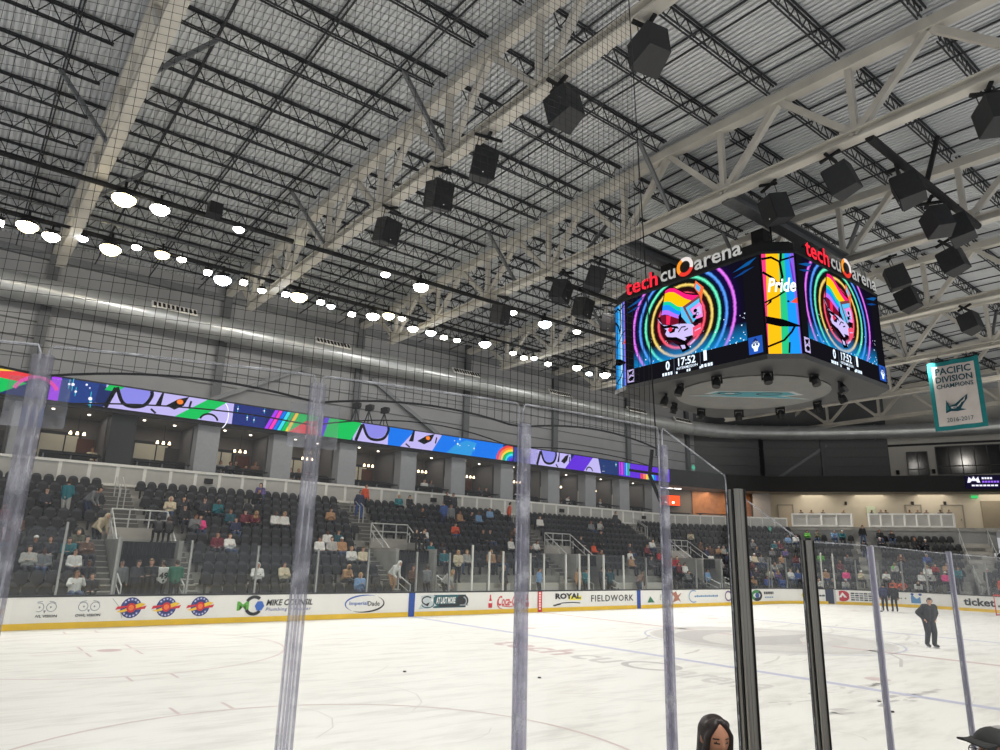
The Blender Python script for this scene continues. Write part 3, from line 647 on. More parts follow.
# ================================================================ suites behind the parapet
SW = mat('suite_back_wall', srgb(104, 99, 95), .8, noise=.08, nscale=.7); DOORC = mat('pale_glazed_door', srgb(206, 200, 180), .5, noise=.06, nscale=1)
WOOD = mat('warm_wood_wall', srgb(150, 100, 62), .6, noise=.2, nscale=3); BRICK = mat('brown_wall', srgb(96, 62, 50), .8, noise=.2, nscale=4)
k = M(); k.wall([(-31, 39.3), (24, 39.3), (35.2, 35.2)], 5.88, 9.12, .12); struct(k.build('wall_suite', SW), 'back wall of the suites', 'wall')
px = [-27.0, -22.9, -18.9, -14.8, -10.7, -6.65, -2.4, 1.5, 5.7, 10.2, 14.1, 18.0, 22.0]
for i, x in enumerate(px):
    w = 1.15; d = i == 2
    k = M(); k.box((x, 36.35, 7.5), (w, .8, 3.24)); k.box((x, 36.35, 9.05), (w+.06, .86, .1)); k.box((x, 36.35, 5.95), (w+.06, .86, .14))
    tag(k.build('pillar', DARK if d else PILL), '%s square pillar between suites, %s from the left' % ('dark' if d else 'grey', nth(i)), 'pillar', 'suite pillars')
    if i+1 < len(px):
        xm = (x+px[i+1])/2
        k = M(); k.box((px[i+1]-.55, 38.1, 7.5), (.12, 2.4, 3.24)); tag(k.build('partition', pa(100, 98, 98)), 'grey partition wall in the suite row, %s from the left' % nth(i), 'partition', 'suite partitions')
        r = empty('suite_door', (xm-.6+.3*(i % 3), 39.2, 5.9)); tag(r, 'pale glazed suite door, %s from the left' % nth(i), 'door', 'suite doors')
        k = M(); k.box((0, 0, 1.15), (1.7, .06, 2.3)); k.build('leaf', DOORC, r)
        k = M(); k.box((-.9, 0, 1.2), (.12, .12, 2.5)); k.box((.9, 0, 1.2), (.12, .12, 2.5)); k.box((0, 0, 2.4), (1.9, .12, .12)); k.box((.25, -.01, 1.15), (.06, .1, 2.3)); k.build('frame', DARK, r)
        k = M(); k.box((xm+1.1-.2*(i % 2), 39.15, 7.0), (.8, .08, 2.2)); tag(k.build('accent_wall', BRICK if i % 2 else pa(70, 66, 64)), '%s accent panel by suite door, %s from left' % ('brown' if i % 2 else 'charcoal', nth(i)), 'panel', 'suite accent panels')
        if i in (3, 6, 9, 10):
            r = empty('wall_screen', (xm-1.4, 38.9, 8.0)); tag(r, 'wall mounted screen in a suite, %s suite from the left' % nth(i), 'screen')
            k = M(); k.box((0, 0, 0), (1.1, .06, .65)); sc_ = k.build('screen_case', BLACK, r); k = M(); k.box((0, -.04, 0), (1.02, .02, .57)); k.build('screen_image', em(50, 70, 150, .8), sc_)
        r = empty('pendant_lamp', (xm+.3, 37.9, 9.12)); tag(r, 'hanging pendant lamp in the %s suite from the left' % nth(i), 'lamp', 'suite pendant lamps')
        k = M(); k.tube([(0, 0, 0), (0, 0, -.85)], .012, 5); k.build('cord', BLACK, r)
        for j in range(3):
            k = M(); k.tube([(-.3+.3*j, 0, -.85), (-.3+.3*j, 0, -1.0)], [.04, .075], 8); k.build('bulb', em(255, 226, 180, 7), r)
        k = M(); k.box((0, 0, -.85), (.75, .04, .03)); k.build('bar', BLACK, r)
        for j in range(2):
            k = M(); k.tube([(0, 0, 0), (0, 0, -.04)], .07, 10); o = k.build('downlight', em(255, 240, 214, 6)); o.location = (xm-1.0+1.6*j, 36.8+.5*j, 9.11)
            tag(o, 'round recessed downlight, %s suite from the left, %s' % (nth(i), 'nearer the pillar' if j else 'nearer the front'), 'light', 'suite downlights')
# bar counters and stools at the front of the suites
def make_stool():
    r = empty('bar_stool'); k = M(); k.box((0, 0, .74), (.44, .42, .08)); k.build('seat', BLACK, r)
    k = M(); k.box((0, .22, 1.02), (.44, .06, .42), rx=-.1); k.build('backrest', BLACK, r)
    for sx in (-1, 1):
        for sy in (-1, 1): q = M(); q.beam((sx*.17, sy*.16, .7), (sx*.2, sy*.19, 0), .035, .035); q.build('leg', STEELM, r)
    k = M(); k.box((0, -.18, .28), (.36, .03, .03)); k.build('foot_rail', STEELM, r)
    return r
st0 = make_stool(); used = False; cnt = 0
ctr = 0
for i in range(len(px)-1):
    a, b = px[i]+.75, px[i+1]-.75
    r = empty('bar_counter', ((a+b)/2, 36.05, 5.88)); tag(r, 'narrow dark counter along the front of the %s suite from the left' % nth(i), 'counter', 'suite counters')
    k = M(); k.box((0, 0, 1.02), (b-a, .4, .06)); k.build('worktop', BLACK, r)
    for s in (-1, 0, 1): k = M(); k.box((s*(b-a)*.45, 0, .5), (.06, .06, 1.0)); k.build('leg', STEELM, r)
    n = 6
    for j in range(n):
        o = st0 if not used else copy_tree(st0); used = True
        o.scale = (1.1, 1.1, 1.0); o.location = (a+(b-a)*(j+.5)/n, 36.6, 5.88); o.rotation_euler.z = random.uniform(-.2, .2)
        tag(o, 'black bar stool, %s at the %s suite counter from left' % (nth(j), nth(i)), 'stool', 'suite bar stools'); cnt += 1
# far corner suite: warm wood wall and orange screens
cu = V((35.2-24, 35.2-39.3)).normalized(); cn = V((cu.y, -cu.x))
def cpt(s, t=0): p = V((24, 39.3))+cu*s+cn*t; return p
k = M(); p, q = cpt(5.2, .15), cpt(11.6, .15); k.wall([(p.x, p.y), (q.x, q.y)], 5.9, 9.1, .05); tag(k.build('wood_wall', WOOD), 'warm wooden wall panelling in the corner suite', 'panel')
for i, (s, w, z) in enumerate(((2.6, 2.4, 8.1),)):
    p, q = cpt(s-w/2, .3), cpt(s+w/2, .3); r = empty('menu_screen'); tag(r, 'bright orange menu screen in the corner suite', 'screen')
    k = M(); k.wall([(p.x, p.y), (q.x, q.y)], z-.5, z+.5, .1); k.build('screen_case', BLACK, r)
    p, q = cpt(s-w/2+.05, .36), cpt(s+w/2-.05, .36); k = M(); k.wall([(p.x, p.y), (q.x, q.y)], z-.45, z+.45, .02); k.build('screen_image', em(255, 80, 30, 1.6), r)
    for j, t in enumerate((-.5, .3)):
        p = cpt(s+t, .6); k = M(); k.box((p.x, p.y, z-.2), (.14, .14, .14)); tag(k.build('serving_lamp', em(255, 236, 200, 6)), 'small bright lamp %s in front of the orange screen' % ('left' if j == 0 else 'right'), 'lamp')
p = cpt(1.0, .7); q = cpt(4.4, .7); k = M(); k.wall([(p.x, p.y), (q.x, q.y)], 5.9, 7.0, .5); tag(k.build('service_counter', BLACK), 'black service counter under the orange screen', 'counter')
for i in range(4):
    p = cpt(.2+i*.9, 1.4); k = M(); k.box((p.x, p.y, 9.06), (.7, .12, .06), rz=-.35); tag(k.build('strip_light', em(255, 250, 240, 4)), 'short strip light at the corner suite ceiling, %s from the left' % nth(i), 'light', 'corner strip lights')
p = cpt(11.7, -.2); k = M(); k.box((p.x-.2, p.y-1.4, 7.5), (1.5, .5, 3.3), rz=-.9); tag(k.build('pillar', PILL), 'pale grey pillar where the suites meet the cream end concourse', 'pillar')
p = cpt(7.0, 1.9); r = empty('high_table', (p.x, p.y, 5.88), -.35); tag(r, 'long black high table in the wood lined suite', 'table'); k = M(); k.box((0, 0, 1.05), (5.0, .5, .06)); k.build('tabletop', BLACK, r)
for s in (-1, 0, 1): k = M(); k.box((s*2.2, 0, .5), (.08, .3, 1.0)); k.build('leg', BLACK, r)
# end concourse back wall with doors, exit sign, poster
EB = [(35.4, 35.0), (40.4, 27.2), (46.2, 18.2), (48.5, 12), (48.5, 4)]
k = M(); k.wall(EB, 5.88, 9.15, .12); struct(k.build('wall_end_concourse', CREAM), 'cream back wall of the end concourse', 'wall')
eu = (V(EB[2])-V(EB[1])).normalized(); e2 = V((eu.y, -eu.x))
if e2.x > 0: e2 = -e2
def ept(s, t=0): return V(EB[1])+eu*s+e2*t
for i, (s, w) in enumerate(((3.9, 1.1), (6.9, 1.5), (-6.9, 1.2))):
    p = ept(s, .1) if s > 0 else V(EB[0])+(V(EB[1])-V(EB[0])).normalized()*2.6+V((-.1, -.06)); ang = math.atan2(eu.y, eu.x)
    r = empty('concourse_door', (p.x, p.y, 5.88), ang); tag(r, 'plain cream door on the end concourse wall, %s' % ('between posts near the middle', 'wider one further right', 'leftmost one by the pillar')[i], 'door')
    k = M(); k.box((0, 0, 1.1), (w, .06, 2.2)); lf = k.build('leaf', pa(192, 180, 160), r)
    k = M(); k.box((-w/2-.05, 0, 1.12), (.1, .14, 2.3)); k.box((w/2+.05, 0, 1.12), (.1, .14, 2.3)); k.box((0, 0, 2.25), (w+.2, .14, .1)); k.build('frame', pa(150, 142, 130), r)
    k = M(); k.box((w*.38, .05, 1.0), (.05, .1, .12)); k.box((w*.38, -.05, 1.0), (.05, .1, .12)); k.build('handle', STEELM, lf)
p = ept(8.7, .15); k = M(); k.box((p.x, p.y, 8.85), (.5, .1, .22), rz=math.atan2(eu.y, eu.x)); tag(k.build('exit_sign', em(70, 220, 120, .9)), 'small green lit exit sign at the right edge', 'sign')
p = ept(.5, .15); k = M(); k.box((p.x, p.y, 7.6), (.7, .05, .9), rz=math.atan2(eu.y, eu.x)); tag(k.build('poster', pa(206, 214, 184)), 'pale green poster on the cream concourse wall', 'poster')
p = ept(10.4, .12); k = M(); k.box((p.x, p.y, 7.2), (2.6, .1, 2.6), rz=math.atan2(eu.y, eu.x)); tag(k.build('wall_recess', pa(150, 138, 118)), 'darker recessed panel at the right end of the cream wall', 'panel')
for i, s in enumerate((-1.5, 3.9, 6.4)):
    p = ept(s, .12); k = M(); k.box((p.x, p.y, 8.3), (.2, .12, .3), rz=math.atan2(eu.y, eu.x)); tag(k.build('wall_speaker', DARK), 'tiny dark wall fitting on the cream wall, %s from the left' % nth(i), 'fitting', 'wall fittings')
# windows of the upper end wall
wu = (V(UP[4])-V(UP[3])).normalized(); wn = V((wu.y, -wu.x))
if wn.x > 0: wn = -wn
def wpt(s, t=0): return V(UP[3])+wu*s+wn*t
WG = mat('dark_window_glass', (.012, .013, .016), .12, spec=.35)
for nm, s0, s1, z0, z1, n in (('window_1', 1.5, 3.2, 11.1, 13.5, 2), ('window_2', 3.9, 15.0, 11.3, 13.9, 11)):
    r = empty(nm); struct(r, 'dark upper window with mullions', 'window')
    p, q = wpt(s0, .12), wpt(s1, .12); k = M(); k.wall([(p.x, p.y), (q.x, q.y)], z0, z1, .04); k.build('pane', WG, r)
    k = M()
    for i in range(n+1): p = wpt(s0+(s1-s0)*i/n, .16); k.box((p.x, p.y, (z0+z1)/2), (.08, .08, z1-z0), rz=math.atan2(wu.y, wu.x))
    p, q = wpt(s0, .16), wpt(s1, .16)
    for z in (z0, z0+.75, z1): k.wall([(p.x, p.y), (q.x, q.y)], z-.04, z+.04, .08)
    k.build('mullion_frame', pa(70, 70, 70), r)
p, q = wpt(0, .12), wpt(15, .12); k = M(); k.wall([(p.x, p.y), (q.x, q.y)], 14.1, 14.3, .2); struct(k.build('trim_2', DARK), 'ledge above the end windows', 'trim')
for i, (s, z) in enumerate(((.6, 12.3), (3.55, 12.3))):
    p = wpt(s, .2); k = M(); k.box((p.x, p.y, z-.7), (.3, .2, .4)); tag(k.build('wall_box', BLACK), 'small black box on the pale end wall, %s of the narrow window' % ('left', 'right')[i], 'box')
# press deck equipment above the ribbon
for i, x in enumerate((-6.2, -5.3, -4.2)):
    r = empty('press_camera', (x, 36.3, 10.33)); tag(r, 'camera on a tripod on the ledge above the ribbon, %s from the left' % nth(i), 'camera')
    k = M(); k.box((0, -.05, 1.25), (.3, .6, .35)); k.box((.0, -.42, 1.25), (.2, .2, .22)); k.build('body', BLACK, r)
    for j in range(3): k = M(); k.beam((0, 0, 1.1), (.4*cos(j*2.1), .4*sin(j*2.1), 0), .05, .05); k.build('leg', BLACK, r)

# ================================================================ roof
DECK = mat('corrugated_deck', srgb(214, 216, 218), .55, noise=.07, nscale=.35)
k = M(); vs = []; fs = []; x = -42.0; pitch = .2; i = 0
ys = (-16.0, 12.95, 40.2)
prof = ((0, 0), (.11, 0), (.12, .085), (.19, .085))
while x < 52:
    for dx, dz in prof:
        for y in ys: vs.append((x+dx, y, ztop(y)+.35+dz))
    x += pitch
n = len(vs)//3
for j in range(n-1):
    for q in range(2): fs.append((j*3+q, j*3+q+1, j*3+q+4, j*3+q+3))
k.add(vs, fs); o = k.build('ceiling_deck', DECK); struct(o, 'ribbed metal roof deck', 'ceiling')
YN = [10.7+2.42*i for i in range(-8, 13)]          # panel points 2.42 m apart
YB = [y for i, y in enumerate(YN) if (i-8) % 2 == 0]
BEAMN = [0]
for ti, x in enumerate(TX+[41.0]):
    r = empty('roof_truss', (x, 0, 0)); tag(r, 'white painted steel roof truss spanning the rink, %s from the left' % nth(ti), 'truss', 'roof trusses')
    zb = lambda y: ZB
    y0, y1 = YB[0], 35.5
    deep = .5 if ti == 0 else .34
    k = M(); k.box((0, (y0+y1)/2, ZB+.02), (.42, y1-y0, .06)); k.box((0, (y0+y1)/2, ZB+.3), (.42, y1-y0, .06)); k.box((0, (y0+y1)/2, ZB+.16), (.06, y1-y0, .26)); k.build('bottom_chord', STEELW, r)
    k = M()
    for a, b in ((-14, 12.95), (12.95, 39.8)): k.beam((0, a, ztop(a)-.2), (0, b, ztop(b)-.2), .4, .36)
    k.build('top_chord', STEELW, r)
    for i, y in enumerate(YN):
        if y > 36 or y < -9: continue
        bot = y in YB
        if bot:
            k = M(); k.beam((0, y, ZB+.2), (0, y, ztop(y)-.3), .2, .2); k.build('web_vertical', STEELW, r)
            for s in (-1, 1):
                yy = y+s*2.42
                if yy > 39.6: yy = 39.6
                k = M(); k.beam((0, y, ZB+.2), (0, yy, ztop(yy)-.3), .22, .22); k.build('web_diagonal', STEELW, r)
    k = M()
    for y in YB:
        if -9 < y < 36: k.box((0, y, ZB+.45), (.05, 1.0, .5))
    k.build('gusset', STEELW, r)
# knee braces from bottom chord to joists
for ti, x in enumerate(TX[:6]):
    for j, y in enumerate((13.1, 17.96, 22.8, 27.7)):
        for s in ((1,) if (ti+j) % 2 else (-1,)):
            yy = y-2.42 if ti % 2 else y
            k = M(); k.beam((x, yy, ZB+.3), (x+s*1.9, yy, ztop(yy)-.35), .13, .13); tag(k.build('knee_brace', STEELM), 'grey knee brace on the %s roof truss, %s from the near side' % (nth(ti), nth(j)), 'brace', 'knee braces')
# bar joists
def joist_mesh(L):
    k = M(); h = .68
    for s in (-.07, .07): k.box((L/2, s*.8, h-.03), (L, .05, .06)); k.box((L/2, s*.8, .03), (L-1.0, .04, .05))
    w = M(); n = 12; P = []
    for i in range(n+1): P.append((.25+(L-.5)*i/n, 0, h-.08)); 
    for i in range(n): a = P[i]; b = P[i+1]; m_ = ((a[0]+b[0])/2, 0, .05); w.beam(a, m_, .03, .03); w.beam(m_, b, .03, .03)
    return k, w
spans = [(-32.0, TX[0])]+[(TX[i], TX[i+1]) for i in range(6)]+[(32.0, 41.0)]
proto = {}
YJ = [10.7+2.42*i for i in range(-4, 12)]
for bi, (a, b) in enumerate(spans):
    for yi, y in enumerate(reversed(YJ)):
        if bi == 7 and y > 33: continue
        L = round(b-a-.4, 2)
        if L not in proto:
            c, w = joist_mesh(L); o = c.build('bar_joist', STEELD); ww = w.build('webbing', STEELD, o); proto[L] = o; first = True
        else: o = copy_tree(proto[L])
        o.location = (a+.2, y, ztop(y)-.38)
        tag(o, 'dark roof joist, %s bay from left, %s from the far wall' % (nth(bi), nth(yi)), 'joist', 'roof bar joists')
for bi, (a, b) in enumerate(spans):
    for j, fr in enumerate((.2, .5, .8)):
        x = a+(b-a)*fr; k = M()
        for p, q in ((0.0, 12.95), (12.95, 39.6)):
            k.beam((x, p, ztop(p)-.36), (x, q, ztop(q)-.36), .05, .05)
            k.beam((x+.12, p, ztop(p)+.27), (x+.12, q, ztop(q)+.27), .05, .05)
        tag(k.build('bridging_rod', STEELD), 'dark bridging line, %s bay from left, %s from its left truss' % (nth(bi), nth(j)), 'bridging', 'joist bridging lines')
for bi, (a, b) in enumerate(spans[:3]):
    k = M(); k.beam((a+.2, 29.0, ZB+.2), (b-.2, 33.8, ztop(33)-.4), .1, .1); tag(k.build('sway_rod', STEELM), 'slanting steel rod under the joists in the %s bay' % nth(bi), 'brace', 'sway rods')
# edge beam along the top of the far wall
k = M(); k.box((0, 39.75, 17.7), (64, .25, .4)); tag(k.build('eave_beam', STEELM), 'grey eave beam along the top of the far wall', 'beam')

# ---------------------------------------------------------------- spiral duct on the far wall
def duct_mat():
    m = mat('galvanised_duct', srgb(190, 192, 192), .34, .55, noise=.1, nscale=1.2); return m
DUCT = duct_mat()
ZD = 15.35
dp = [(-32, 38.6, ZD), (-10, 38.6, ZD), (10, 38.6, ZD), (29, 38.6, ZD), (36.8, 35.2, ZD), (44.4, 26.6, ZD), (48.4, 18.0, ZD), (49.6, 8, ZD)]
path = smooth_path(dp, 10)
dr = empty('ventilation_duct'); tag(dr, 'long round silver ventilation duct along the upper far wall', 'duct')
k = M(); k.tube(path, .68, 28); o = k.build('duct_body', DUCT, dr, smooth=True)
acc = 0; last = path[0]; ringi = 0
for a, b in zip(path, path[1:]):
    L = (b-a).length; s = 0
    while acc+ (L-s) >= 2.6:
        s += 2.6-acc; acc = 0; c = a+(b-a)*(s/L); d = (b-a).normalized()
        k = M(); k.tube([c-d*.05, c+d*.05], .72, 24); k.build('flange_ring', DUCT, dr); ringi += 1
    acc += L-s
for i, x in enumerate((-17.0, -7.4, 3.2, 12.6, 22.0, 28.6)):
    r = empty('duct_grille', (x, 38.0, ZD+.42)); tag(r, 'slotted supply grille on the silver duct, %s from the left' % nth(i), 'grille', 'duct grilles')
    k = M(); k.box((0, -.1, 0), (2.4, .1, .5), rx=-.7); k.build('frame', PARAF, r)
    k = M(); [k.box((-1.05+j*.234, -.17, 0), (.13, .06, .36), rx=-.7) for j in range(10)]; k.build('slots', BLACK, r)
# ---------------------------------------------------------------- lighting pipes and flood lamps
def pipe(name, a, b, r_, label, hang=True):
    k = M(); k.tube([a, b], r_, 10); o = k.build(name, BLACK); tag(o, label, 'pipe'); return o
pipe('lighting_pipe', (-30, 24.7, 15.62), (12, 24.7, 15.62), .1, 'long black pipe carrying lamps above the far side of the ice')
pipe('lighting_pipe', (-30, 31.05, 16.15), (26, 31.05, 16.15), .07, 'black pipe carrying the row of bright lamps nearest the far wall')
LAMPG = em(255, 250, 236, 26); LAMPW = em(255, 232, 176, 26); LAMPC = em(236, 244, 255, 26)
def make_lamp(warm, size, kind):
    r = empty('flood_lamp'); s = size
    k = M(); k.box((0, .05, .42*s), (.1*s, .1*s, .4*s)); k.box((0, 0, .22*s), (.7*s, .06, .05)); k.build('bracket', BLACK, r)
    k = M(); k.tube([(0, 0, .2*s), (0, 0, .1*s), (0, 0, -.12*s)], [.14*s, .3*s, .44*s], 18); hs = k.build('housing', BLACK, r)
    k = M()
    if kind: k.tube([(0, 0, -.10*s), (0, 0, -.2*s), (0, 0, -.34*s), (0, 0, -.44*s)], [.43*s, .42*s, .3*s, .1*s], 18)
    else: k.box((0, 0, -.28*s), (.6*s, .55*s, .34*s))
    k.build('lens', warm, hs); return r
LP = [(-25.5, 15.66), (-24.56, 15.84), (-23.66, 15.63), (-22.53, 15.85), (-21.41, 15.77), (-20.41, 16.1), (-19.3, 16.1), (-18.43, 16.08), (-17.2, 15.82), (-16.47, 15.66), (-15.46, 15.78), (-14.52, 15.55), (-13.28, 15.72), (-12.58, 15.79), (-11.35, 15.78), (-10.76, 15.64), (-9.5, 15.55), (-8.22, 15.74), (-7.23, 16.0), (-6.36, 16.01), (-5.59, 15.58), (-4.35, 15.61), (-3.41, 15.55), (-2.46, 15.53), (-.32, 15.79), (1.97, 15.61), (2.91, 15.53), (3.78, 15.63), (5.03, 15.53), (7.76, 15.78), (8.95, 15.56), (10.59, 15.79)]
warm = {1, 4, 6, 13, 18}; big = {1: .95, 2: .8, 4: 1.0, 6: .75, 9: .95, 13: 1.0, 17: .85, 18: .8, 24: .85, 21: .7, 20: .7, 31: .85, 29: .75}
lam = {}
def lamp_at(x, y, z, i, label, grp):
    w = LAMPW if i in warm else (LAMPC if i % 3 == 0 else LAMPG); s = big.get(i, .5); key = (w.name, s, i % 2)
    if key in lam: o = copy_tree(lam[key])
    else: o = make_lamp(w, s, i % 2 or s > .65); lam[key] = o
    o.location = (x, y, z); tag(o, label, 'lamp', grp)
for i, (x, z) in enumerate(LP): lamp_at(x, 31.0, z, i, '%s flood lamp in the bright row by the far wall, %s from the left' % ('warm glowing' if i in warm else 'white glowing', nth(i)), 'flood lamps of the far row')
for j, (x, z) in enumerate([(-21.99, 15.4), (-20.74, 15.4), (-17.76, 15.5), (-8.98, 15.4), (-.9, 15.4), (-10.93, 15.45), (-3.21, 15.45), (1.57, 15.45)]):
    lamp_at(x, 24.7, z, (1, 2, 3, 17, 24, 7, 11, 5)[j], 'flood lamp on the long black pipe, %s' % ('large warm one at the left', 'white one just right of the warm one', 'single small one left of the second truss', 'single one right of the second truss', 'bright one left of the scoreboard', 'tiny one just right of the second truss', 'tiny one right of the third truss', 'tiny one nearest the scoreboard')[j], 'flood lamps on the black pipe')
k = M(); k.box((-15.2, 24.62, 15.62), (.5, .14, .2)); tag(k.build('pipe_tag', pa(240, 236, 214)), 'pale box on the black lighting pipe near the second truss', 'box')
k = M(); k.box((-18.9, 24.2, 15.7), (.5, .5, .5)); tag(k.build('winch', DARK), 'dark winch beside the lighting pipe', 'winch')

# ---------------------------------------------------------------- loudspeakers hung from the trusses
CABM = mat('speaker_cabinet', srgb(44, 45, 48), .6, noise=.12, nscale=6); GRILM = mat('speaker_grille', srgb(30, 31, 34), .7, noise=.15, nscale=40)
def make_speaker():
    r = empty('hanging_speaker')
    k = M(); w, d, h = .4, .38, .47
    vs = [(-w, -d, -h), (w, -d, -h), (w*.72, d, -h), (-w*.72, d, -h), (-w, -d, h), (w, -d, h), (w*.72, d, h), (-w*.72, d, h)]
    k.add(vs, [(3, 2, 1, 0), (4, 5, 6, 7), (0, 1, 5, 4), (1, 2, 6, 5), (2, 3, 7, 6), (3, 0, 4, 7)]); cab = k.build('cabinet', CABM, r)
    k = M(); k.box((0, -d-.015, 0), (.75, .03, .88)); k.build('grille', GRILM, cab)
    k = M(); k.tube([(0, -d-.03, -.32), (0, -d-.04, -.32)], .02, 8); k.build('badge', em(230, 230, 230, .6), cab)
    k = M(); k.tube([(-.3, 0, .5), (-.3, 0, .86)], .015, 5); k.tube([(.3, 0, .5), (.3, 0, .86)], .015, 5); k.box((0, 0, .9), (.9, .1, .08)); k.box((0, 0, .96), (.1, .7, .08)); k.build('hanging_bracket', BLACK, r)
    return r
spk0 = None
SPK = [(-13.72, 6.6, 0, 'nearest one under the second truss'), (-13.72, 9.6, .3, 'second nearest one under the second truss'), (-13.72, 13.4, -.4, 'tilted third one under the second truss'), (-13.72, 16.0, .1, 'fourth one under the second truss'), (-13.72, 19.6, .2, 'farthest one under the second truss'),
 (-4.4, 6.5, .4, 'one under the third truss left of the black pipe'), (-2.2, 5.4, .6, 'one at the left end of the black pipe'), (-4.2, 8.9, 1.4, 'one behind the arena sign on the scoreboard'), (.9, 5.65, -.5, 'left one of the touching pair on the black pipe'), (2.1, 5.4, .5, 'right one of the touching pair on the black pipe'), (5.0, 6.6, .2, 'one beyond the black pipe at the right'), (5.1, 8.8, .8, 'one just right of the scoreboard top'), (13.72, 8.9, .1, 'one above the championship banner'), (-4.57, 2.2, -.6, 'one cut by the right edge'),
 (-4.5, 19.6, .4, 'left one of the cluster left of the scoreboard'), (-4.4, 17.5, .9, 'tilted one left of the scoreboard sign'), (-2.2, 20.5, .2, 'lower one of the cluster left of the scoreboard'), (.4, 21.2, -.7, 'dark one half hidden by the scoreboard left edge'), (-4.57, 24.1, .3, 'lone one under the third truss toward the far wall'), (8.2, 9.6, .3, 'small one low at the right of the scoreboard')]
for i, (x, y, rz, lb) in enumerate(SPK):
    if spk0 is None: spk0 = o = make_speaker()
    else: o = copy_tree(spk0)
    o.location = (x, y, 14.75); o.rotation_euler = (.28, .12*((i % 3)-1), rz+PI*.9 if y < 12 else rz)
    tag(o, 'black hanging loudspeaker, '+lb, 'speaker', 'hanging loudspeakers')
pipe('speaker_pipe', (-4.5, 5.5, 15.75), (4.6, 5.5, 15.75), .14, 'dark pipe with loudspeakers at the upper right')
pipe('speaker_pipe', (-4.5, 20.6, 15.75), (4.6, 20.6, 15.75), .12, 'dark pipe with loudspeakers left of the scoreboard')
pipe('speaker_strut', (-.2, 5.5, 15.8), (1.6, 5.5, 18.4), .09, 'black slanting strut rising from the speaker pipe')

# ---------------------------------------------------------------- championship banner
bn = empty('championship_banner', (22.6, 0, 0)); tag(bn, 'white and teal division champions banner hanging at the right', 'banner')
TEAL = mat('banner_teal', srgb(22, 128, 132), .8, noise=.06, nscale=3); BWH = mat('banner_white', srgb(216, 208, 204), .8, noise=.04, nscale=2)
f = Flat((0, 14.28, 11.0), (0, -1, 0), (0, 0, 1)); W_, H_ = 2.88, 4.4
def cloth(f, x0, y0, x1, y1, m, lift, n=16):
    A = []; Bq = []
    for i in range(n+1): x = x0+(x1-x0)*i/n; A.append((x, y1)); Bq.append((x, y0))
    vs = []
    for (x, y) in A+Bq: vs.append(f.P(x, y, lift+.05*sin(x*5)))
    f.mb.add(vs, [(i, i+1, n+i+2, n+i+1) for i in range(n)], m)
cloth(f, 0, 0, W_, H_, TEAL, 0); f.build('border_cloth', bn)['label'] = 'teal border of the banner'
f = Flat((0, 14.28, 11.0), (0, -1, 0), (0, 0, 1)); cloth(f, .27, .27, W_-.27, H_-.3, BWH, .02); f.build('centre_field', bn)['label'] = 'white centre of the banner'
f = Flat((0, 14.28, 11.0), (0, -1, 0), (0, 0, 1)); f.L = .1; TK = mat('banner_ink', srgb(16, 74, 88), .8)
f.text('PACIFIC', .45, 3.5, 2.42, 3.95, TK, .025); f.text('DIVISION', .42, 3.0, 2.45, 3.4, TK, .025); f.text('CHAMPIONS', .42, 2.62, 2.45, 2.9, TK, .02); f.text('2016-2017', .75, .48, 2.2, .74, TK, .0)
f.poly([(.75, 1.05), (.85, 1.9), (1.0, 1.5), (1.3, 1.55), (1.75, 1.9), (2.05, 2.1), (2.0, 1.8), (1.75, 1.5), (1.6, 1.25), (1.9, 1.15), (1.4, 1.1), (1.05, 1.15)], TK)
f.L = .11; f.poly([(1.05, 1.42), (1.4, 1.42), (1.75, 1.78), (1.6, 1.5), (1.35, 1.3), (1.1, 1.3)], BWH); f.poly([(1.65, 1.6), (1.92, 1.98), (1.85, 1.72)], BWH); f.L = .12; f.poly([(.82, 1.15), (.88, 1.6), (.98, 1.3)], TEAL); f.line([(1.2, 1.36), (1.55, 1.36)], .05, TK)
f.build('lettering', bn)
k = M(); k.tube([(0, 14.3, 15.4), (0, 11.38, 15.4)], .04, 8); k.tube([(0, 13.6, 15.4), (0, 13.6, 15.8)], .015, 5); k.tube([(0, 12.0, 15.4), (0, 12.0, 15.8)], .015, 5); k.build('hanging_rod', BLACK, bn)
# ================================================================ hanging scoreboard at centre ice
SC = V((0, 12.95, 0)); Z0, Z1 = 9.62, 13.42
sb = empty('scoreboard', (0, 0, 0)); tag(sb, 'large four sided video scoreboard hanging over centre ice', 'scoreboard')
ha, hb = 4.0, 3.15
octo = [(-ha, hb), (-ha, -hb), (-hb, -ha), (hb, -ha), (ha, -hb), (ha, hb), (hb, ha), (-hb-.5, ha+.05)]
O8 = lambda s, c=0: [(SC.x+x*s, SC.y+y*s) for x, y in octo]
k = M(); k.prism(O8(.985), Z0+.05, Z1+.45, BLACK); k.prism(O8(1.015), Z0-.12, Z0+.06, DARK); k.prism(O8(1.01), Z1-.02, Z1+.08, DARK); cabn = k.build('cabinet', None, sb)
UND = mat('scoreboard_underside', srgb(78, 78, 78), .6, noise=.15, nscale=1.5)
def frustum(mb, A, za_, Bq, zb_, m):
    n = len(A); mb.add([(x, y, za_) for x, y in A]+[(x, y, zb_) for x, y in Bq], [(i, (i+1) % n, n+(i+1) % n, n+i) for i in range(n)], m)
k = M(); frustum(k, O8(1.0), Z0-.12, O8(.84), Z0-.03, UND); k.prism(O8(.84), Z0-.03, Z0+.02, BLACK); k.build('underside_tray', None, sb)
DISC = mat('lower_disc_grey', srgb(92, 92, 90), .6, noise=.08, nscale=2)
